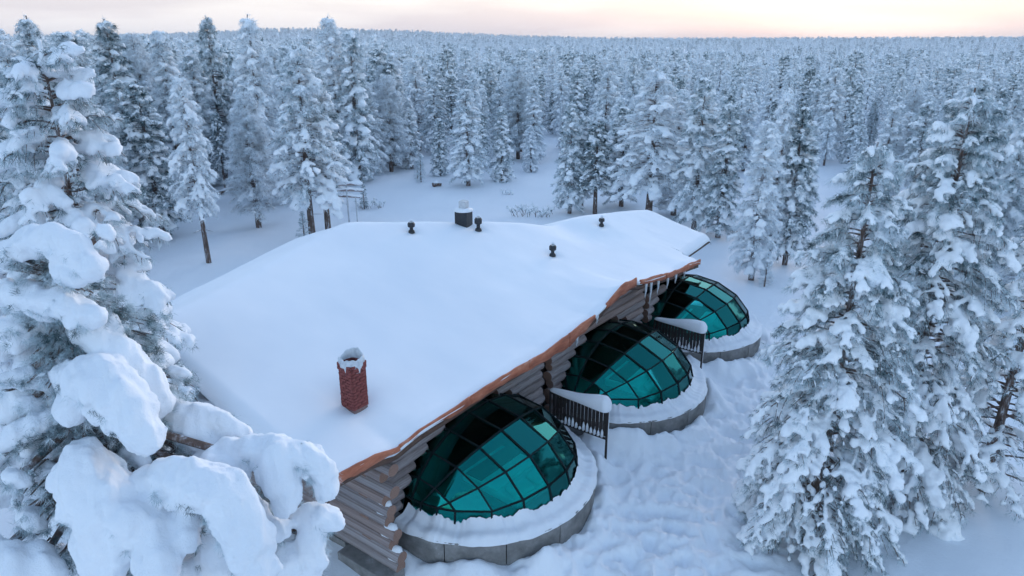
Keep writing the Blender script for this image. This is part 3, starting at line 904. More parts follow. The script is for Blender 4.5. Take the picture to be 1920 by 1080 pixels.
class TreeGen:
    """grows trunk, limbs, needle blades and snow blobs; all arrays in the tree's own metres"""
    def __init__(s, seed):
        s.g = np.random.default_rng(seed)
        s.wood = MB(); s.tuft_p = []; s.tuft_d = []; s.tuft_l = []; s.bc = []; s.br = []; s.bx = []
    def blob(s, c, r, d, long=1.4, flat=0.85):
        s.bc.append(tuple(c)); s.br.append((r * long, r, r * flat)); s.bx.append(tuple(d))
    def tuft(s, p, d, l):
        s.tuft_p.append(tuple(p)); s.tuft_d.append(tuple(d)); s.tuft_l.append(l)
    def limb(s, p0, az, L, rise, droop, r0, blob, nt=4, twig=0.38, start=0.28, skip=0.12, hang=0.0):
        g = s.g
        d2 = np.array([math.cos(az), math.sin(az), 0.0]); sd = np.array([-d2[1], d2[0], 0.0])
        curve = g.uniform(-0.18, 0.18)
        def P(t): return np.array(p0) + d2 * L * t * (1 - 0.12 * t) + sd * L * curve * t * t + np.array([0, 0, L * (rise * t - droop * t * t)])
        ts = np.linspace(0, 1, 6)
        s.wood.tube([P(t) for t in ts], [max(r0 * (1 - 0.85 * t), 0.006) for t in ts], 5, False)
        # snow and needles along the limb itself
        t = start
        while t <= 1.02:
            p = P(t); q = P(t + 0.05) - P(t - 0.05); q /= np.linalg.norm(q)
            if g.random() > skip:
                r = blob * g.uniform(0.6, 1.2) * (0.75 + 0.45 * t)
                s.blob(p + np.array([0, 0, r * 0.45]) + g.normal(0, 0.15 * r, 3), r, q)
            s.tuft(p, q, 1.0); s.tuft(p + g.normal(0, 0.05, 3), q, 1.0)
            t += max(blob * 1.5, 0.10) / max(L, 0.2)
        for k in range(nt):
            t = start + 0.05 + (0.95 - start) * (k + g.uniform(0.1, 0.9)) / nt
            for side in (-1, 1):
                if g.random() < 0.12: continue
                l = max(0.16, L * twig * (1.12 - t) * g.uniform(0.7, 1.3))
                a = g.uniform(0.6, 1.05) * side
                dd = d2 * math.cos(a) + sd * math.sin(a)
                b = P(t); dr = droop * 0.6 + g.uniform(0.1, 0.5) + hang
                up = g.uniform(0.0, 0.25)
                def Q(u): return b + dd * l * u + np.array([0, 0, l * (up * u - dr * u * u)])
                s.wood.tube([Q(0), Q(0.5), Q(1)], [r0 * 0.35 + 0.003, r0 * 0.25 + 0.002, 0.004], 3, False)
                m = max(1, int(round(l / (blob * 1.5))))
                for j in range(m):
                    u = (j + 0.75) / m; p = Q(u); q = Q(u + .1) - Q(u - .1); q /= np.linalg.norm(q)
                    if g.random() > skip:
                        r = blob * g.uniform(0.5, 1.1)
                        s.blob(p + np.array([0, 0, r * 0.4]) + g.normal(0, 0.15 * r, 3), r, q)
                    s.tuft(p, q, 1.0)
                s.tuft(Q(1.0), Q(1.0) - Q(0.8), 1.1)
    def grow(s, H, R, zb, blob=0.15, whorl=0.42, nb=5, droop=0.6, rise=0.15, rt=None, lean=(0, 0), power=0.8, nt=4, skip=0.12, dead=3, hang=0.0, var=0.3):
        g = s.g
        rt = rt or (0.035 + 0.012 * H)
        lean = np.array(lean)
        def axis(z):
            f = z / H
            return np.array([lean[0] * f * f * H + 0.04 * math.sin(3.1 * f + s.g_phase), lean[1] * f * f * H + 0.04 * math.cos(2.3 * f + s.g_phase), z])
        s.g_phase = g.uniform(0, 6)
        zz = np.linspace(-0.4, H, 14)
        s.wood.tube([axis(z) for z in zz], [rt * (1 - 0.93 * max(z, 0) / H) + 0.008 for z in zz], 9, False)
        z = zb; a0 = g.uniform(0, 6.28)
        while z < H * 0.985:
            f = (z - zb) / (H - zb)
            prof = (1 - f) ** power * (0.70 + 0.30 * min(1, f / 0.18))
            n = nb if f < 0.75 else max(3, nb - 1)
            for k in range(n):
                L = (R * prof + 0.10) * g.uniform(0.62, 1.15)
                az = a0 + 2 * math.pi * k / n + g.normal(0, 0.28)
                p0 = axis(z + g.uniform(-0.4, 0.4) * whorl)
                s.limb(p0, az, L, rise + 0.30 * f * f + g.normal(0, 0.08), droop * g.uniform(0.7, 1.3) * (1 - 0.5 * f), 0.012 + 0.011 * L, blob * (1 - 0.5 * var + var * g.random() ** 2 * 1.6) * (1 - 0.50 * f), nt if L > 0.7 else 2, skip=skip, hang=hang)
            a0 += 1.1; z += whorl * g.uniform(0.75, 1.2) * (1 - 0.35 * f)
        for k in range(dead):                                  # bare stubs below the crown
            zd = g.uniform(0.35, 1.0) * zb; az = g.uniform(0, 6.28); L = g.uniform(0.3, 0.9) * R * 0.5
            p = axis(zd); e = p + np.array([math.cos(az) * L, math.sin(az) * L, -0.25 * L])
            s.wood.tube([p, e], [0.016, 0.004], 4, False)
            s.blob((p + e) / 2 + [0, 0, 0.04], 0.06, e - p, 3.0, 0.7)
        t = axis(H)
        for k in range(4):
            s.blob(t - [0, 0, 0.16 * k - 0.02], blob * (0.42 + 0.13 * k), (0, 0, 1), 1.4, 1.0); s.tuft(t - [0, 0, 0.12 * k], (0, 0, 1), 1.0)
        return s
    def needles(s, m, ln, wd, seed=1):
        g = np.random.default_rng(seed)
        P = np.repeat(np.array(s.tuft_p), m, 0); D = np.repeat(np.array(s.tuft_d), m, 0); n = len(P)
        D = D / (np.linalg.norm(D, axis=1, keepdims=True) + 1e-9)
        d = D * 0.75 + g.normal(0, 0.62, (n, 3)); d[:, 2] -= 0.22
        d /= np.linalg.norm(d, axis=1, keepdims=True)
        w = np.cross(d, g.normal(0, 1, (n, 3))); w /= np.linalg.norm(w, axis=1, keepdims=True) + 1e-9
        L = ln * g.uniform(0.6, 1.25, (n, 1)) ; P = P + g.normal(0, ln * 0.22, (n, 3))
        W = wd * g.uniform(0.7, 1.3, (n, 1))
        V = np.stack([P - w * W / 2, P + w * W / 2, P + d * L * 0.6 + w * W * 0.4, P + d * L], 1)
        V = np.stack([P - w * W / 2, P + w * W / 2, P + d * L], 1).reshape(-1, 3)
        return V, np.arange(len(V)).reshape(-1, 3)
    def snow_arrays(s, base=ICO1, jit=0.16, seed=5):
        g = np.random.default_rng(seed)
        V0, F0 = base; n = len(s.bc)
        C = np.array(s.bc); Rr = np.array(s.br); X = np.array(s.bx, float)
        X /= np.linalg.norm(X, axis=1, keepdims=True) + 1e-9
        Z = np.tile([0, 0, 1.0], (n, 1)); Y = np.cross(Z, X); ln = np.linalg.norm(Y, axis=1, keepdims=True)
        Y = np.where(ln < 0.1, np.tile([0, 1.0, 0], (n, 1)), Y / (ln + 1e-9)); Z = np.cross(X, Y)
        pts = V0[None] * Rr[:, None, :] * (1 + g.normal(0, jit, (n, len(V0), 1)))
        W = pts[..., 0:1] * X[:, None] + pts[..., 1:2] * Y[:, None] + pts[..., 2:3] * Z[:, None] + C[:, None]
        F = (F0[None] + (np.arange(n) * len(V0))[:, None, None]).reshape(-1, 3)
        return W.reshape(-1, 3), F

def remesh(name, V, F, voxel, mat, smooth=2, noise_amp=0.0):
    me = mesh_np('tmp', V, F)
    o = link('tmp', me)
    m = o.modifiers.new('r', 'REMESH'); m.mode = 'VOXEL'; m.voxel_size = voxel; m.use_smooth_shade = True
    if smooth:
        k = o.modifiers.new('s', 'SMOOTH'); k.factor = 0.5; k.iterations = smooth
    dg = bpy.context.evaluated_depsgraph_get()
    res = bpy.data.meshes.new_from_object(o.evaluated_get(dg))
    bpy.data.objects.remove(o); bpy.data.meshes.remove(me)
    if noise_amp:
        n = len(res.vertices); co = np.empty(n * 3, np.float32); nr = np.empty(n * 3, np.float32)
        res.vertices.foreach_get('co', co); res.vertices.foreach_get('normal', nr)
        co = co.reshape(-1, 3); nr = nr.reshape(-1, 3)
        q = fbm(co[:, 0] * 6 + co[:, 2] * 3.1, co[:, 1] * 6 - co[:, 2] * 4.3, 3, 3)
        q = q + 0.4 * fbm(co[:, 0] * 23 + co[:, 2] * 11, co[:, 1] * 23 - co[:, 2] * 17, 13, 2)
        co += nr * (q * noise_amp)[:, None]
        res.vertices.foreach_set('co', co.ravel()); res.update()
    res.name = name; res.materials.clear(); res.materials.append(mat)
    return res

def tree_meshes(tg, voxel, m, ln, wd, smat, nmat, smooth=1, namp=0.0, name='pine'):
    V, F = tg.snow_arrays()
    snow = remesh('snow', V, F, voxel, smat, smooth, namp)
    nv, nf = tg.needles(m, ln, wd)
    crown = mesh_np('crown', nv, nf, [nmat])
    trunk = tg.wood.mesh('trunk', [M['bark']], True)
    return trunk, crown, snow
def place_tree(name, meshes, loc, rz=0.0, sc=(1, 1, 1), label=None, group=None, cat='tree'):
    root = empty(name, loc, rz); root.scale = sc
    for nm, me in zip(('trunk', 'crown', 'snow'), meshes):
        o = link(nm, me, root)
        if nm != 'trunk': o['kind'] = 'stuff'
    tag(root, label, cat, group)
    return root

# mid-distance prototypes, 10 m tall
PROTO = []
spec = [dict(H=10, R=1.75, zb=1.2, power=0.60), dict(H=10, R=1.45, zb=1.0, power=0.55), dict(H=10, R=2.1, zb=2.6, power=0.62, droop=0.55),
        dict(H=10, R=1.25, zb=0.7, power=0.6, droop=0.8), dict(H=10, R=1.65, zb=3.2, power=0.55, droop=0.6), dict(H=10, R=1.3, zb=2.0, power=0.65, droop=0.8, lean=(0.02, 0.0))]
for i, sp in enumerate(spec):
    tg = TreeGen(100 + i).grow(blob=0.112, whorl=0.36, nb=6, nt=3, skip=0.16, hang=0.45, var=0.9, **sp)
    PROTO.append(tree_meshes(tg, 0.060, 7, 0.20, 0.024, M['tree_snow'], M['needles'], 0, 0.06))
# a hoar-frosted birch: fine twigs, little lying snow
tg = TreeGen(160).grow(H=10, R=1.7, zb=1.6, blob=0.07, whorl=0.34, nb=6, nt=5, skip=0.42, droop=0.75, rise=0.55, hang=0.5, power=0.55)
PROTO.append(tree_meshes(tg, 0.06, 9, 0.26, 0.016, M['tree_snow'], M['hoar'], 0, 0.03))
# a thin frosted sapling
tg = TreeGen(150).grow(H=10, R=1.9, zb=1.0, blob=0.12, whorl=0.75, nb=4, nt=2, skip=0.55, droop=0.25, rise=0.3, dead=0)
SAPLING = tree_meshes(tg, 0.08, 5, 0.32, 0.035, M['tree_snow'], M['needles'], 1, 0.03)

trng = random.Random(11)
taken = []
def px_tree(u, v, vtop, wpx, proto, label, name='snowy_pine', group=None, grp='trees in front of the forest'):
    p = atz(u, v, 0.0); z0 = gz(p.x, p.y)
    h = top_z(p.x, p.y, vtop) - z0
    dep = p.y * CP + CAM_H * SP
    R0 = {0: 1.75, 1: 1.45, 2: 2.1, 3: 1.25, 4: 1.65, 5: 1.3, 6: 1.7}.get(proto, 1.9)
    wid = wpx * dep / FPX / 2
    sxy = max(0.45 * h / 10, min(1.6 * h / 10, wid / (R0 * 0.92)))
    me = SAPLING if proto == 'S' else PROTO[proto]
    place_tree(name, me, (p.x, p.y, z0 - 0.05), trng.uniform(0, 6.28), (sxy, sxy, h / 10), label, grp)
    taken.append((p.x, p.y))
TREES = [
 (391, 493, 139, 92, 4, 'slim pine with a bare lower trunk standing nearest the left roof edge'),
 (305, 440, 150, 120, 0, 'full snowy pine just left of the slim bare-trunked pine'),
 (486, 421, 172, 105, 6, 'pale frosted pine with drooping branches between the slim pine and the big pine'),
 (425, 333, 30, 95, 2, 'tall dark-topped pine rising above the skyline behind the slim pine'),
 (588, 447, 85, 160, 2, 'big broad pine with a thick bare trunk behind the left roof corner'),
 (614, 432, 125, 110, 4, 'pine close behind the big broad pine at the left roof corner'),
 (505, 385, 26, 115, 0, 'tallest dark pine on the skyline left of the big broad pine'),
 (240, 345, 118, 90, 1, 'snowy pine at the clearing edge right of the near left tree'),
 (130, 400, 28, 125, 0, 'tall pine on the skyline behind the tip of the left tree'),
 (185, 375, 62, 100, 3, 'slender pine on the skyline right of the left tree tip'),
 (255, 372, 35, 100, 1, 'tall pine on the left skyline with a double-looking tip'),
 (345, 362, 60, 90, 3, 'narrow pine on the skyline between two taller left pines'),
 (548, 372, 150, 90, 1, 'shorter pine tucked left of the big broad pine'),
 (640, 345, 30, 90, 1, 'tall pointed pine on the skyline right of the big broad pine'),
 (676, 348, 60, 85, 3, 'tall narrow pine on the skyline above the snowy bars on the pole'),
 (695, 332, 150, 80, 0, 'snowy pine at the forest edge above the snowy bars on the pole'),
 (735, 325, 140, 80, 6, 'pale frosted pine at the forest edge left of the roof stack'),
 (772, 318, 185, 70, 3, 'narrow pine at the forest edge above the left roof vent'),
 (826, 332, 222, 52, 3, 'short narrow pine at the forest edge left of the roof stack'),
 (877, 350, 162, 88, 0, 'full snowy pine directly above the roof stack'),
 (941, 342, 200, 58, 3, 'narrow snow-packed pine right of the one above the roof stack'),
 (995, 322, 235, 40, 3, 'smallest slim pine at the forest edge in the middle of the picture'),
 (1067, 398, 190, 66, 1, 'left pine of the clump behind the far wing roof'),
 (1090, 390, 215, 60, 5, 'thin pine second from left in the clump behind the far wing'),
 (1116, 400, 225, 84, 4, 'bare-trunked pine in the clump behind the far wing roof'),
 (1165, 385, 195, 90, 0, 'snowy pine left of the broadest pine behind the far wing'),
 (1214, 412, 128, 170, 2, 'broadest snow-heaped pine behind the far wing roof'),
 (1262, 400, 185, 90, 1, 'pine close right of the broadest pine behind the far wing'),
 (1300, 428, 138, 105, 0, 'tall pine over the right end of the far wing roof'),
 (1346, 442, 190, 85, 1, 'pine beside the right corner of the far wing roof'),
 (1407, 525, 222, 92, 1, 'nearest full pine on the open snow right of the cabin'),
 (1440, 490, 165, 80, 5, 'taller pine behind the nearest pine right of the cabin'),
 (1470, 494, 192, 100, 0, 'dark-trunked pine on the open snow, rightmost of its clump of three'),
 (1500, 400, 228, 70, 3, 'narrow pine behind the clump on the open snow to the right'),
]
for u, v, vt, w_, pr, lab in TREES: px_tree(u, v, vt, w_, pr, lab)
for u, v, vt, w_, lab in ((572, 455, 395, 34, 'thin frosted sapling beside the trunk of the big broad pine'), (790, 345, 288, 26, 'thin frosted sapling at the forest edge above the left roof vent'),
                          (783, 340, 300, 20, 'smaller frosted sapling touching the one above the left roof vent'), (1433, 538, 470, 34, 'small frosted sapling at the foot of the nearest pine right of the cabin'), (683, 390, 335, 22, 'leaning frosted sapling just right of the snowy bars on the pole')):
    px_tree(u, v, vt, w_, 'S', lab, 'frosted_sapling', grp='frosted saplings at the forest edge')

# foreground trees --------------------------------------------------------------
def hero(name, u, vtop, ztop, label, seed, R, zb, blob, whorl, nb, droop, voxel, m, ln, wd, power=0.75, lean=(0, 0), skip=0.2, nt=4, rise=0.12, namp=0.03, hang=0.1, nmat='needles_near', smat='tree_snow', var=0.3, rt=None, ydist=None):
    p = aty(u, vtop, ydist) if ydist else atz(u, vtop, ztop)
    ztop = p.z; z0 = gz(p.x, p.y)
    tg = TreeGen(seed).grow(H=ztop - z0, R=R, zb=zb, blob=blob, whorl=whorl, nb=nb, droop=droop, power=power, lean=lean, skip=skip, nt=nt, rise=rise, hang=hang, var=var, rt=rt)
    place_tree(name, tree_meshes(tg, voxel, m, ln, wd, M[smat], M[nmat], 2, namp), (p.x, p.y, z0 - 0.05), 0, (1, 1, 1), label, None)
    taken.append((p.x, p.y))
hero('snowy_pine', 1645, 262, 10.15, 'near pine at lower right with a slim snow-wrapped tip', 201, 2.75, 0.4, 0.094, 0.29, 6, 0.6, 0.040, 13, 0.14, 0.009, power=0.68, nt=6, hang=0.4, skip=0.18, var=0.7)
hero('snowy_pine', 1832, 160, 11.12, 'larger near pine at the right with a dark trunk, behind the slim-tipped one', 202, 2.85, 0.4, 0.10, 0.32, 6, 0.65, 0.044, 13, 0.15, 0.010, power=0.55, nt=6, hang=0.45, skip=0.18, var=0.8)
hero('snowy_pine', 2000, 330, 9.0, 'snowy pine cut off by the right picture edge', 203, 2.4, 0.8, 0.12, 0.36, 5, 0.55, 0.055, 6, 0.18, 0.015)
hero('snowy_pine', 72, 76, 12.10, 'near snow-heaped pine at the left edge, its tip against the forest', 204, 2.5, 2.6, 0.140, 0.35, 7, 0.5, 0.046, 12, 0.14, 0.009, power=0.48, skip=0.16, nt=5, hang=0.35, smat='pillow_snow', var=0.9, rt=0.13, ydist=13.2)

# the nearest pine, lower left: long limbs bowed under heavy pillows of snow
def pillow_tree():
    top = atz(92, 440, 10.1)
    base = Vector((top.x, top.y, gz(top.x, top.y)))
    tg = TreeGen(301); g = tg.g
    H = 9.95
    zz = np.linspace(-0.4, H - 0.15, 14)
    tg.wood.tube([(0.03 * math.sin(z), 0.03 * math.cos(z), z) for z in zz], [0.10 * (1 - 0.9 * max(z, 0) / H) + 0.01 for z in zz], 10, False)
    for k in range(260):
        a = g.uniform(0, 6.28); q = g.uniform(0.05, 0.40)
        for _ in range(3): tg.tuft((math.cos(a) * q, math.sin(a) * q, g.uniform(5.5, H)), (math.cos(a), math.sin(a), 0.2 + g.normal(0, .3)), 1)
    c = 0.6295
    def pil(pts, r, y0, y1, root=None, wob=0.12):
        """one bowed limb: picture points, pillow radius in metres, distance at both ends"""
        n = len(pts); W = []
        for i, (x, y) in enumerate(pts):
            f = i / max(1, n - 1)
            W.append(aty(x * c, 400 + y * c, y0 + (y1 - y0) * f) - base)
        # dense resample
        D = []
        for i in range(n - 1):
            L = (W[i + 1] - W[i]).length; k = max(2, int(L / (0.07)))
            D += [W[i].lerp(W[i + 1], q / k) for q in range(k)]
        D.append(W[-1])
        m = len(D)
        ax0 = D[0]; h = min(H - 0.25, max(0.5, ax0.z + 0.25))
        path = [Vector((0, 0, h))] + [p - Vector((0, 0, r * 0.75)) for p in D[::3]]
        tg.wood.tube(path, [0.045 * (1 - 0.8 * i / len(path)) + 0.006 for i in range(len(path))], 6, False)
        for i, p in enumerate(D):
            f = i / max(1, m - 1)
            rr = r * (0.80 + 0.30 * math.sin(math.pi * min(1, f * 1.05)) + g.normal(0, 0.04))
            d = D[min(i + 1, m - 1)] - D[max(i - 1, 0)]
            if d.length < 1e-4: d = Vector((1, 0, 0))
            tg.blob(np.array(p) + g.normal(0, wob * r * 0.5, 3), rr, d, 1.1, 0.92)
            dn_ = np.array(d.normalized()); sx = np.cross(dn_, [0, 0, 1.0]); sx /= np.linalg.norm(sx) + 1e-6; uz = np.cross(sx, dn_)
            if g.random() < 0.55:
                a = g.uniform(-0.5, math.pi + 0.5); a = -a
                q = np.array(p) + (sx * math.cos(a) + uz * math.sin(a)) * rr * 0.78
                tg.blob(q, r * g.uniform(0.22, 0.46), dn_ + g.normal(0, 0.4, 3), 1.2, 0.9)
            for _ in range(3):
                a = -g.uniform(-0.15, math.pi + 0.15)
                q = np.array(p) + (sx * math.cos(a) + uz * math.sin(a)) * rr * g.uniform(0.80, 0.98)
                tg.tuft(q, dn_ * 0.9 + sx * math.cos(a) * 0.7 + uz * math.sin(a) * 0.5, 1.0)
    Y = top.y
    P = [([(60, 90), (140, 75), (220, 105), (270, 160)], 0.19, Y, Y - .3), ([(20, 130), (60, 100)], 0.15, Y, Y - .2), ([(10, 235), (90, 255), (190, 270), (270, 310)], 0.20, Y - .1, Y - .4),
         ([(230, 340), (300, 385), (380, 440), (450, 520), (480, 560)], 0.23, Y - .1, Y - .2), ([(200, 490), (290, 500), (370, 560), (430, 660)], 0.29, Y - .4, Y - .9),
         ([(212, 530), (210, 610)], 0.17, Y - .6, Y - .8), ([(245, 745), (285, 830), (325, 920), (300, 1030)], 0.36, Y - .9, Y - 1.4), ([(370, 900), (380, 930)], 0.16, Y - 1.3, Y - 1.4),
         ([(0, 500), (80, 485), (170, 510)], 0.14, Y - .5, Y - .2), ([(0, 690), (80, 640), (150, 610)], 0.15, Y - .7, Y - .5), ([(400, 560), (470, 590), (560, 610), (640, 620), (720, 660)], 0.20, Y + .2, Y + .1),
         ([(540, 640), (620, 690)], 0.2, Y, Y - .1), ([(590, 760), (690, 715), (790, 705), (890, 715), (960, 760), (975, 830)], 0.22, Y - .3, Y - .4), ([(820, 720), (835, 800), (850, 870)], 0.23, Y - .5, Y - .7),
         ([(640, 750), (690, 780)], 0.26, Y - .5, Y - .5), ([(420, 820), (510, 790), (600, 805), (680, 850), (730, 950), (760, 1070)], 0.30, Y - .8, Y - 1.4), ([(430, 890), (470, 990), (480, 1090)], 0.28, Y - 1.1, Y - 1.6),
         ([(550, 880), (560, 980)], 0.19, Y - 1.0, Y - 1.3), ([(880, 905), (950, 900), (1000, 925)], 0.17, Y - .4, Y - .5), ([(935, 930), (915, 1010), (920, 1090)], 0.21, Y - .5, Y - .8), ([(820, 930), (840, 950)], 0.17, Y - .6, Y - .7),
         ([(640, 950), (655, 1060), (650, 1120)], 0.22, Y - .9, Y - 1.2), ([(-20, 990), (40, 1040), (60, 1100)], 0.2, Y - 1.2, Y - 1.5), ([(70, 890), (110, 930)], 0.15, Y - .9, Y - 1.0), ([(130, 760), (160, 800)], 0.15, Y - .6, Y - .7),
         ([(0, 330), (60, 340), (120, 360)], 0.16, Y - .2, Y - .1), ([(110, 1010), (160, 1090)], 0.2, Y - 1.2, Y - 1.4), ([(850, 1010), (870, 1090)], 0.19, Y - .7, Y - .9), ([(560, 1050), (570, 1110)], 0.2, Y - 1.0, Y - 1.2)]
    P += [([(300, 40), (330, 70)], 0.10, Y + .1, Y), ([(310, 300), (350, 350)], 0.13, Y + .1, Y), ([(520, 470), (560, 480)], 0.10, Y + .3, Y + .3), ([(180, 170), (230, 200)], 0.13, Y - .3, Y - .4),
          ([(60, 560), (120, 570)], 0.11, Y - .5, Y - .4), ([(330, 740), (360, 780)], 0.14, Y - .7, Y - .8), ([(30, 780), (70, 800)], 0.13, Y - .9, Y - .9), ([(380, 700), (430, 740)], 0.13, Y - .4, Y - .5), ([(760, 860), (790, 900)], 0.13, Y - .5, Y - .6)]
    for i_, (pts, r, y0, y1) in enumerate(P): pil(pts, r * (0.98 if i_ < 11 else 0.90), y0, y1)
    # dark fans of needles and bare twigs filling the hollows behind the pillows
    for k in range(560):
        z = g.uniform(5.4, H - 0.7); az = g.uniform(-1.3, 0.3); L = g.uniform(0.2, (0.30 + 0.40 * (H - z)) if z > 7.7 else 1.45)
        p = np.array([math.cos(az) * L, math.sin(az) * L + 0.35, z - 0.1 * L]); d = np.array([math.cos(az), math.sin(az), -0.2])
        for _ in range(5): tg.tuft(p + g.normal(0, 0.09, 3), d + g.normal(0, 0.4, 3), 1.0)
        tg.wood.tube([p - d * 0.45 + [0, 0, 0.06], p - d * 0.2 + [0, 0, 0.03], p], [0.016, 0.011, 0.005], 4, False)
    # limbs on the far side and lower down, and bare needle sprays between the pillows
    for k in range(46):
        z = g.uniform(4.5, H - 0.8); az = g.uniform(0.5, math.pi + 0.3)
        L = (0.7 + 0.36 * (H - z)) * g.uniform(0.7, 1.1); L = min(L, 1.8)
        tg.limb((0, 0, z), az, L, 0.15, 0.5, 0.035, 0.17, 4, skip=0.12, hang=0.2)
    for k in range(420):
        z = g.uniform(5.2, H - 0.3); az = g.uniform(-2.6, 1.0); L = g.uniform(0.1, 0.15 + 0.34 * (H - z)); L = min(L, 1.5)
        p = np.array([math.cos(az) * L, math.sin(az) * L, z]); d = np.array([math.cos(az), math.sin(az), -0.3])
        for _ in range(4): tg.tuft(p + g.normal(0, 0.10, 3), d + g.normal(0, 0.35, 3), 1.0)
        tg.wood.tube([p * [0.8, 0.8, 1] + [0, 0, 0.05], p], [0.016, 0.008], 4, False)
    V, F = tg.snow_arrays(ICO1, 0.05)
    snow = remesh('snow', V, F, 0.032, M['pillow_snow'], 5, 0.055)
    nv, nf = tg.needles(46, 0.088, 0.0042)
    crown = mesh_np('crown', nv, nf, [M['needles_near']])
    place_tree('snowy_pine', (tg.wood.mesh('trunk', [M['bark']], True), crown, snow), base, 0, (1, 1, 1), 'nearest pine, lower left, its limbs bowed under heavy white snow pillows', None)
pillow_tree()

# the forest ----------------------------------------------------------------------
def px_of(x, y, z=0.0):
    dz = z - CAM_H; dep = y * CP - dz * SP
    return 960 + FPX * x / dep, 540 - FPX * (y * SP + dz * CP) / dep
def forest_points():
    g = np.random.default_rng(77); pts = []
    r = 38.0
    while r < 5200:
        sp = 3.3 + 0.0125 * r
        w_ = 62 if r < 400 else 52
        k = int(2 * R_(w_) * r / sp)
        az = np.linspace(-R_(w_), R_(w_), k) + g.normal(0, 0.42 * sp / r, k)
        rr = r + g.uniform(-0.75, 0.75, k) * sp
        pts.append(np.stack([rr * np.sin(az), rr * np.cos(az)], -1)); r += sp * 0.92
    P = np.concatenate(pts)
    x, y = P[:, 0], P[:, 1]; dist = np.hypot(x, y)
    dep = y * CP + CAM_H * SP; u = 960 + FPX * x / dep
    rmin = np.interp(u, [-900, 100, 230, 300, 640, 760, 1000, 1050, 1120, 1370, 1400, 1560, 1600, 1640, 1750, 1900, 3000], [22, 36, 46, 62, 64, 70, 74, 84, 60, 60, 74, 70, 66, 58, 44, 40, 26])
    rmin = rmin + 7 * fbm(x / 14, y / 14, 88, 2)
    q0 = x - CAB_O.x; q1 = y - CAB_O.y
    s = q0 * cU.x + q1 * cU.y; t = q0 * cT.x + q1 * cT.y
    ok = (dist > rmin) & ~((s > -4) & (s < 30) & (t > -10) & (t < 17))
    T = np.array(taken)
    ok &= (np.hypot(x[:, None] - T[None, :, 0], y[:, None] - T[None, :, 1]).min(1) > 2.0)
    return P[ok], u[ok], dist[ok]
FP, FU, FD = forest_points()
vis = (FU > -40) & (FU < 1960) & (FP[:, 1] > 0)
order = np.argsort(np.where(vis, FD, 1e9))
NEAR = order[:258]
fr_ = np.random.default_rng(5)
def tree_h(x, u, d):                                        # taller stand on the left, lower towards the right
    return np.interp(u, [0, 650, 900, 1200, 1920], [11.2, 10.6, 9.0, 8.6, 8.2])
for i in NEAR:
    x, y = FP[i]; h = float(tree_h(x, FU[i], FD[i])) * fr_.triangular(0.5, 0.95, 1.3); pr = int(fr_.choice([0, 1, 1, 2, 3, 3, 4, 5, 5, 6]))
    sxy = h / 10 * fr_.uniform(0.95, 1.45)
    u_ = FU[i]
    zone = ['behind the near left pine', 'behind the big broad left pine', 'behind the roof stack', 'behind the far wing roof', 'beyond the open snow', 'behind the near right pines'][int(np.searchsorted([230, 640, 1060, 1380, 1640], u_))]
    look = ['full snow-laden pine', 'pointed snow-laden pine', 'broad pine with bare lower trunk', 'slender snow-packed pine', 'blunt pine with bare lower trunk', 'drooping snow-laden pine', 'pale hoar-frosted birch'][pr]
    size = 'short ' if h < 7.6 else ('tall ' if h > 10.4 else '')
    place_tree('frosted_birch' if pr == 6 else 'snowy_pine', PROTO[pr], (x, y, gz(x, y) - 0.1), fr_.uniform(0, 6.28), (sxy, sxy, h / 10),
               size + look + ', forest ' + zone, size + look + ' group ' + zone)

# the rest of the forest to the skyline, one mass
FARP = []
for i in range(5):
    tg = TreeGen(400 + i).grow(H=10, R=[1.7, 1.35, 1.9, 1.2, 1.5][i], zb=[0.8, 0.8, 2.0, 0.5, 1.6][i], blob=0.25, whorl=0.75, nb=5, nt=1, skip=0.10, dead=0, power=[.6, .6, .5, .65, .55][i])
    V, F = tg.snow_arrays(ICO1, 0.22)
    nv, nf = tg.needles(4, 0.40, 0.075)
    tr_ = MB(); tr_.tube([(0, 0, -0.4), (0, 0, 9.6)], [0.15, 0.02], 5, False)
    tv = np.array(tr_.v); tf = np.array(tr_.f)
    VV = np.concatenate([V, nv, tv]); o1 = len(V); o2 = o1 + len(nv)
    me = mesh_np('far_pine', VV, [np.concatenate([F, nf + o1]), tf + o2], [M['tree_snow'], M['needles_far'], M['bark']], False,
                 np.concatenate([np.zeros(len(F)), np.ones(len(nf)), np.full(len(tf), 2)]))
    FARP.append(me)
far_idx = np.setdiff1d(np.arange(len(FP)), NEAR)
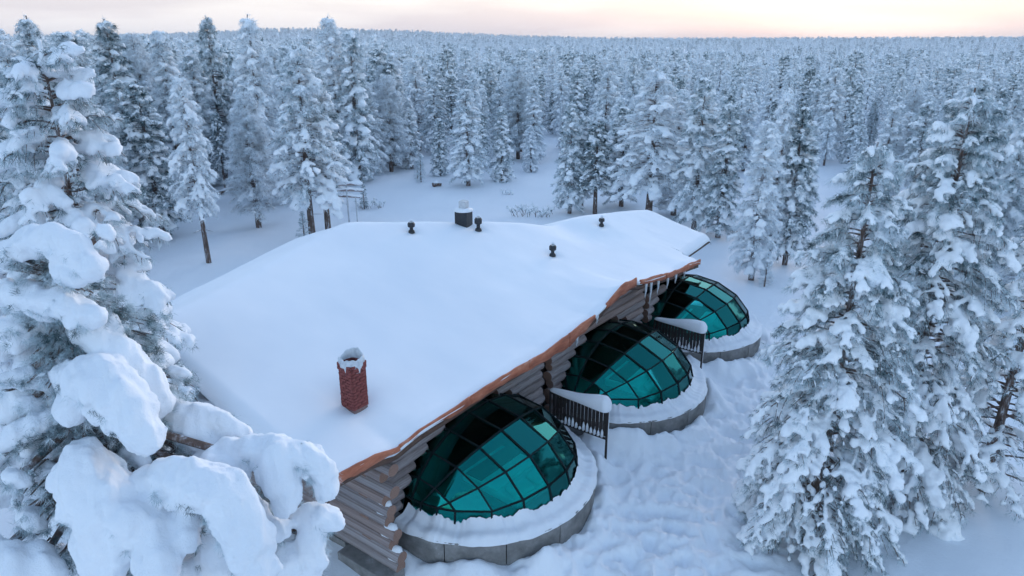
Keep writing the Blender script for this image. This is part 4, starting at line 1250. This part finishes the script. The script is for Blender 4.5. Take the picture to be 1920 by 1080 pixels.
def far_forest():
    P = FP[far_idx]; n = len(P)
    z = terrain(P[:, 0], P[:, 1])
    V = np.stack([P[:, 0], P[:, 1], z - 0.1], -1)
    me = bpy.data.meshes.new('forest'); me.vertices.add(n); me.vertices.foreach_set('co', V.astype(np.float32).ravel())
    h = tree_h(P[:, 0], FU[far_idx], FD[far_idx]) / 10 * fr_.triangular(0.5, 0.92, 1.38, n) * (1 + 0.5 * sstep(300, 2500, FD[far_idx]))
    wd = h * fr_.uniform(0.95, 1.4, n) * (1 + 1.0 * sstep(250, 2500, FD[far_idx]))
    a = me.attributes.new('sc', 'FLOAT_VECTOR', 'POINT'); a.data.foreach_set('vector', np.stack([wd, wd, h], -1).astype(np.float32).ravel())
    a = me.attributes.new('rz', 'FLOAT_VECTOR', 'POINT'); a.data.foreach_set('vector', np.stack([0 * h, 0 * h, fr_.uniform(0, 6.28, n)], -1).astype(np.float32).ravel())
    a = me.attributes.new('pick', 'INT', 'POINT'); a.data.foreach_set('value', fr_.integers(0, len(FARP), n).astype(np.int32))
    me.update()
    o = link('forest', me)
    tag(o, 'endless snow covered pine forest reaching to the hilly skyline', 'forest', kind='stuff')
    ng = bpy.data.node_groups.new('scatter', 'GeometryNodeTree')
    ng.interface.new_socket('Geometry', in_out='INPUT', socket_type='NodeSocketGeometry')
    ng.interface.new_socket('Geometry', in_out='OUTPUT', socket_type='NodeSocketGeometry')
    gi = ng.nodes.new('NodeGroupInput'); go = ng.nodes.new('NodeGroupOutput')
    coll = bpy.data.collections.new('far_pines')
    for k, m_ in enumerate(FARP):
        q = bpy.data.objects.new('far_pine_%d' % k, m_); coll.objects.link(q)
    ci = ng.nodes.new('GeometryNodeCollectionInfo'); ci.inputs['Collection'].default_value = coll
    ci.inputs['Separate Children'].default_value = True; ci.inputs['Reset Children'].default_value = True
    ip = ng.nodes.new('GeometryNodeInstanceOnPoints'); ip.inputs['Pick Instance'].default_value = True
    def attr(nm, ty):
        q = ng.nodes.new('GeometryNodeInputNamedAttribute'); q.data_type = ty; q.inputs['Name'].default_value = nm
        return q.outputs['Attribute']
    L = ng.links.new
    mp = ng.nodes.new('GeometryNodeMeshToPoints'); L(gi.outputs[0], mp.inputs[0])
    L(mp.outputs[0], ip.inputs['Points']); L(ci.outputs[0], ip.inputs['Instance'])
    L(attr('pick', 'INT'), ip.inputs['Instance Index']); L(attr('sc', 'FLOAT_VECTOR'), ip.inputs['Scale'])
    e2r = ng.nodes.new('FunctionNodeEulerToRotation'); L(attr('rz', 'FLOAT_VECTOR'), e2r.inputs[0]); L(e2r.outputs[0], ip.inputs['Rotation'])
    L(ip.outputs[0], go.inputs[0])
    md = o.modifiers.new('scatter', 'NODES'); md.node_group = ng
    print('far trees', n)
far_forest()
# ------------------------------------------------------------------ small things on the clearing
def snowy_bars():
    p = atz(657, 446, 0.0); z0 = gz(p.x, p.y)
    root = empty('barred_pole', (p.x, p.y, z0), R_(-8))
    tag(root, 'tall pale pole with snow-laden horizontal bars behind the left roof corner', 'pole')
    h = top_z(p.x, p.y, 338) - z0
    mb = MB(); mb.tube([(0, 0, -0.3), (0, 0, h * 0.5), (0, 0, h)], [0.06, 0.055, 0.04], 10); mb.build('pole', M['pole'], root, True)
    mb = MB(); mb.tube([(0.55, 0.05, -0.3), (0.55, 0.05, h * 0.72)], [0.04, 0.04], 8); mb.build('side_post', M['pole'], root, True)
    g = np.random.default_rng(8)
    for k, (z, a, b_) in enumerate(((h * 0.93, -0.75, 0.95), (h * 0.83, -1.15, 1.05), (h * 0.73, -1.3, 0.85))):
        mb = MB(); mb.box(((a + b_) / 2, 0.03 * k, z), (b_ - a, 0.05, 0.14), Matrix.Rotation(R_(-3 + 2 * k), 3, 'Y')); bar_ = mb.build('bar', M['board'], root)
        V = []; tg = TreeGen(500 + k)
        for x in np.linspace(a, b_, 22):
            tg.blob((x, 0.03 * k + g.normal(0, .02), z + 0.10 + 0.04 * math.sin(x * 4 + k) - math.sin(R_(-3 + 2 * k)) * (x - (a + b_) / 2)), 0.11 * g.uniform(0.8, 1.2) + (0.07 if k == 0 and x > 0.5 else 0), (1, 0, 0), 1.3, 0.9)
        V, F = tg.snow_arrays(ICO1, 0.06)
        link('snow_cap', remesh('snow_cap', V, F, 0.035, M['pillow_snow'], 2), bar_)
snowy_bars()

def shrub(u, v, w_, hgt, n, label, seed):
    p = atz(u, v, 0); z0 = gz(p.x, p.y); g = np.random.default_rng(seed)
    root = empty('snowy_shrub', (p.x, p.y, z0))
    tag(root, label, 'shrub', 'low shrubs poking out of the snow')
    tw = MB(); tg = TreeGen(seed)
    for k in range(n):
        x, y = g.uniform(-w_ / 2, w_ / 2), g.uniform(-0.5, 0.5)
        a = g.uniform(0, 6.28); l = hgt * g.uniform(0.5, 1.2)
        e = np.array([x + math.cos(a) * l * 0.7, y + math.sin(a) * l * 0.7, l * 0.8])
        b_ = np.array([x, y, -0.1])
        m_ = (b_ + e) / 2 + [0, 0, 0.12 * l]
        tw.tube([b_, m_, e], [0.018, 0.012, 0.005], 4, False)
        for f in (0.55, 0.8, 1.0):
            q = m_ + (e - m_) * (f - 0.5) * 2
            if g.random() < 0.75: tg.blob(q + [0, 0, 0.04], 0.09 * g.uniform(0.6, 1.4), e - b_, 1.3, 0.8)
            tg.tuft(q, e - b_, 1)
    tw.build('twigs', M['bark'], root)
    V, F = tg.snow_arrays(ICO1, 0.1); link('snow', remesh('snow', V, F, 0.04, M['tree_snow'], 1), root)
    nv, nf = tg.needles(8, 0.2, 0.03); link('leaves', mesh_np('leaves', nv, nf, [M['needles_near']]), root)
shrub(1000, 402, 3.2, 0.75, 34, 'wide low shrub poking through snow behind the roof dip', 601)
shrub(692, 388, 2.2, 0.6, 22, 'low shrub at the foot of the snowy barred pole', 602)
shrub(955, 364, 1.6, 0.3, 10, 'faint line of twigs on the snowfield right of the roof stack', 603)
shrub(1378, 430, 1.4, 0.5, 12, 'small shrub in the snow beyond the right corner of the roof', 604)
shrub(1290, 500, 1.0, 0.35, 8, 'tiny shrub in the snow right of the farthest dome', 605)

def fallen_log(u0, v0, u1, v1, label, r=0.14):
    a = atz(u0, v0, 0.15); b_ = atz(u1, v1, 0.15); a.z += gz(a.x, a.y); b_.z += gz(b_.x, b_.y)
    root = empty('fallen_log', a); tag(root, label, 'log')
    d = b_ - a
    mb = MB(); mb.tube([(0, 0, 0), d * 0.5 + Vector((0, 0.1, 0.08)), d], [r, r * 0.9, r * 0.6], 9); mb.build('stem', M['bark'], root, True)
    mb = MB(); mb.tube([Vector((0, 0, r * 0.8)), d * 0.3 + Vector((0, 0, r + 0.06)), d * 0.7 + Vector((0, 0, r + 0.05)), d + Vector((0, 0, r * 0.5))], [r * 0.3, r * 0.8, r * 0.7, r * 0.2], 9); mb.build('snow', M['pillow_snow'], root, True)
fallen_log(408, 364, 452, 353, 'fallen dark log half buried in snow among the left pines')
fallen_log(812, 349, 828, 348, 'short dark log stub on the snow at the forest edge', 0.22)

# cold air between the trees
def haze():
    mb = MB(); mb.box((0, 0, 48), (18200, 18200, 124), None)
    o = mb.build('haze', [], None)
    o.data.materials.clear()
    m = bpy.data.materials.new('cold_air'); m.use_nodes = True; nt = m.node_tree; nt.nodes.clear()
    out = N(nt, 'ShaderNodeOutputMaterial'); pv = N(nt, 'ShaderNodeVolumePrincipled')
    pv.inputs['Color'].default_value = (0.90, 0.93, 0.97, 1); pv.inputs['Density'].default_value = 0.00008
    pv.inputs['Anisotropy'].default_value = 0.0
    nt.links.new(pv.outputs[0], out.inputs['Volume'])
    o.data.materials.append(m)
    tag(o, 'thin cold haze in the air over the forest', 'haze', kind='stuff')
haze()
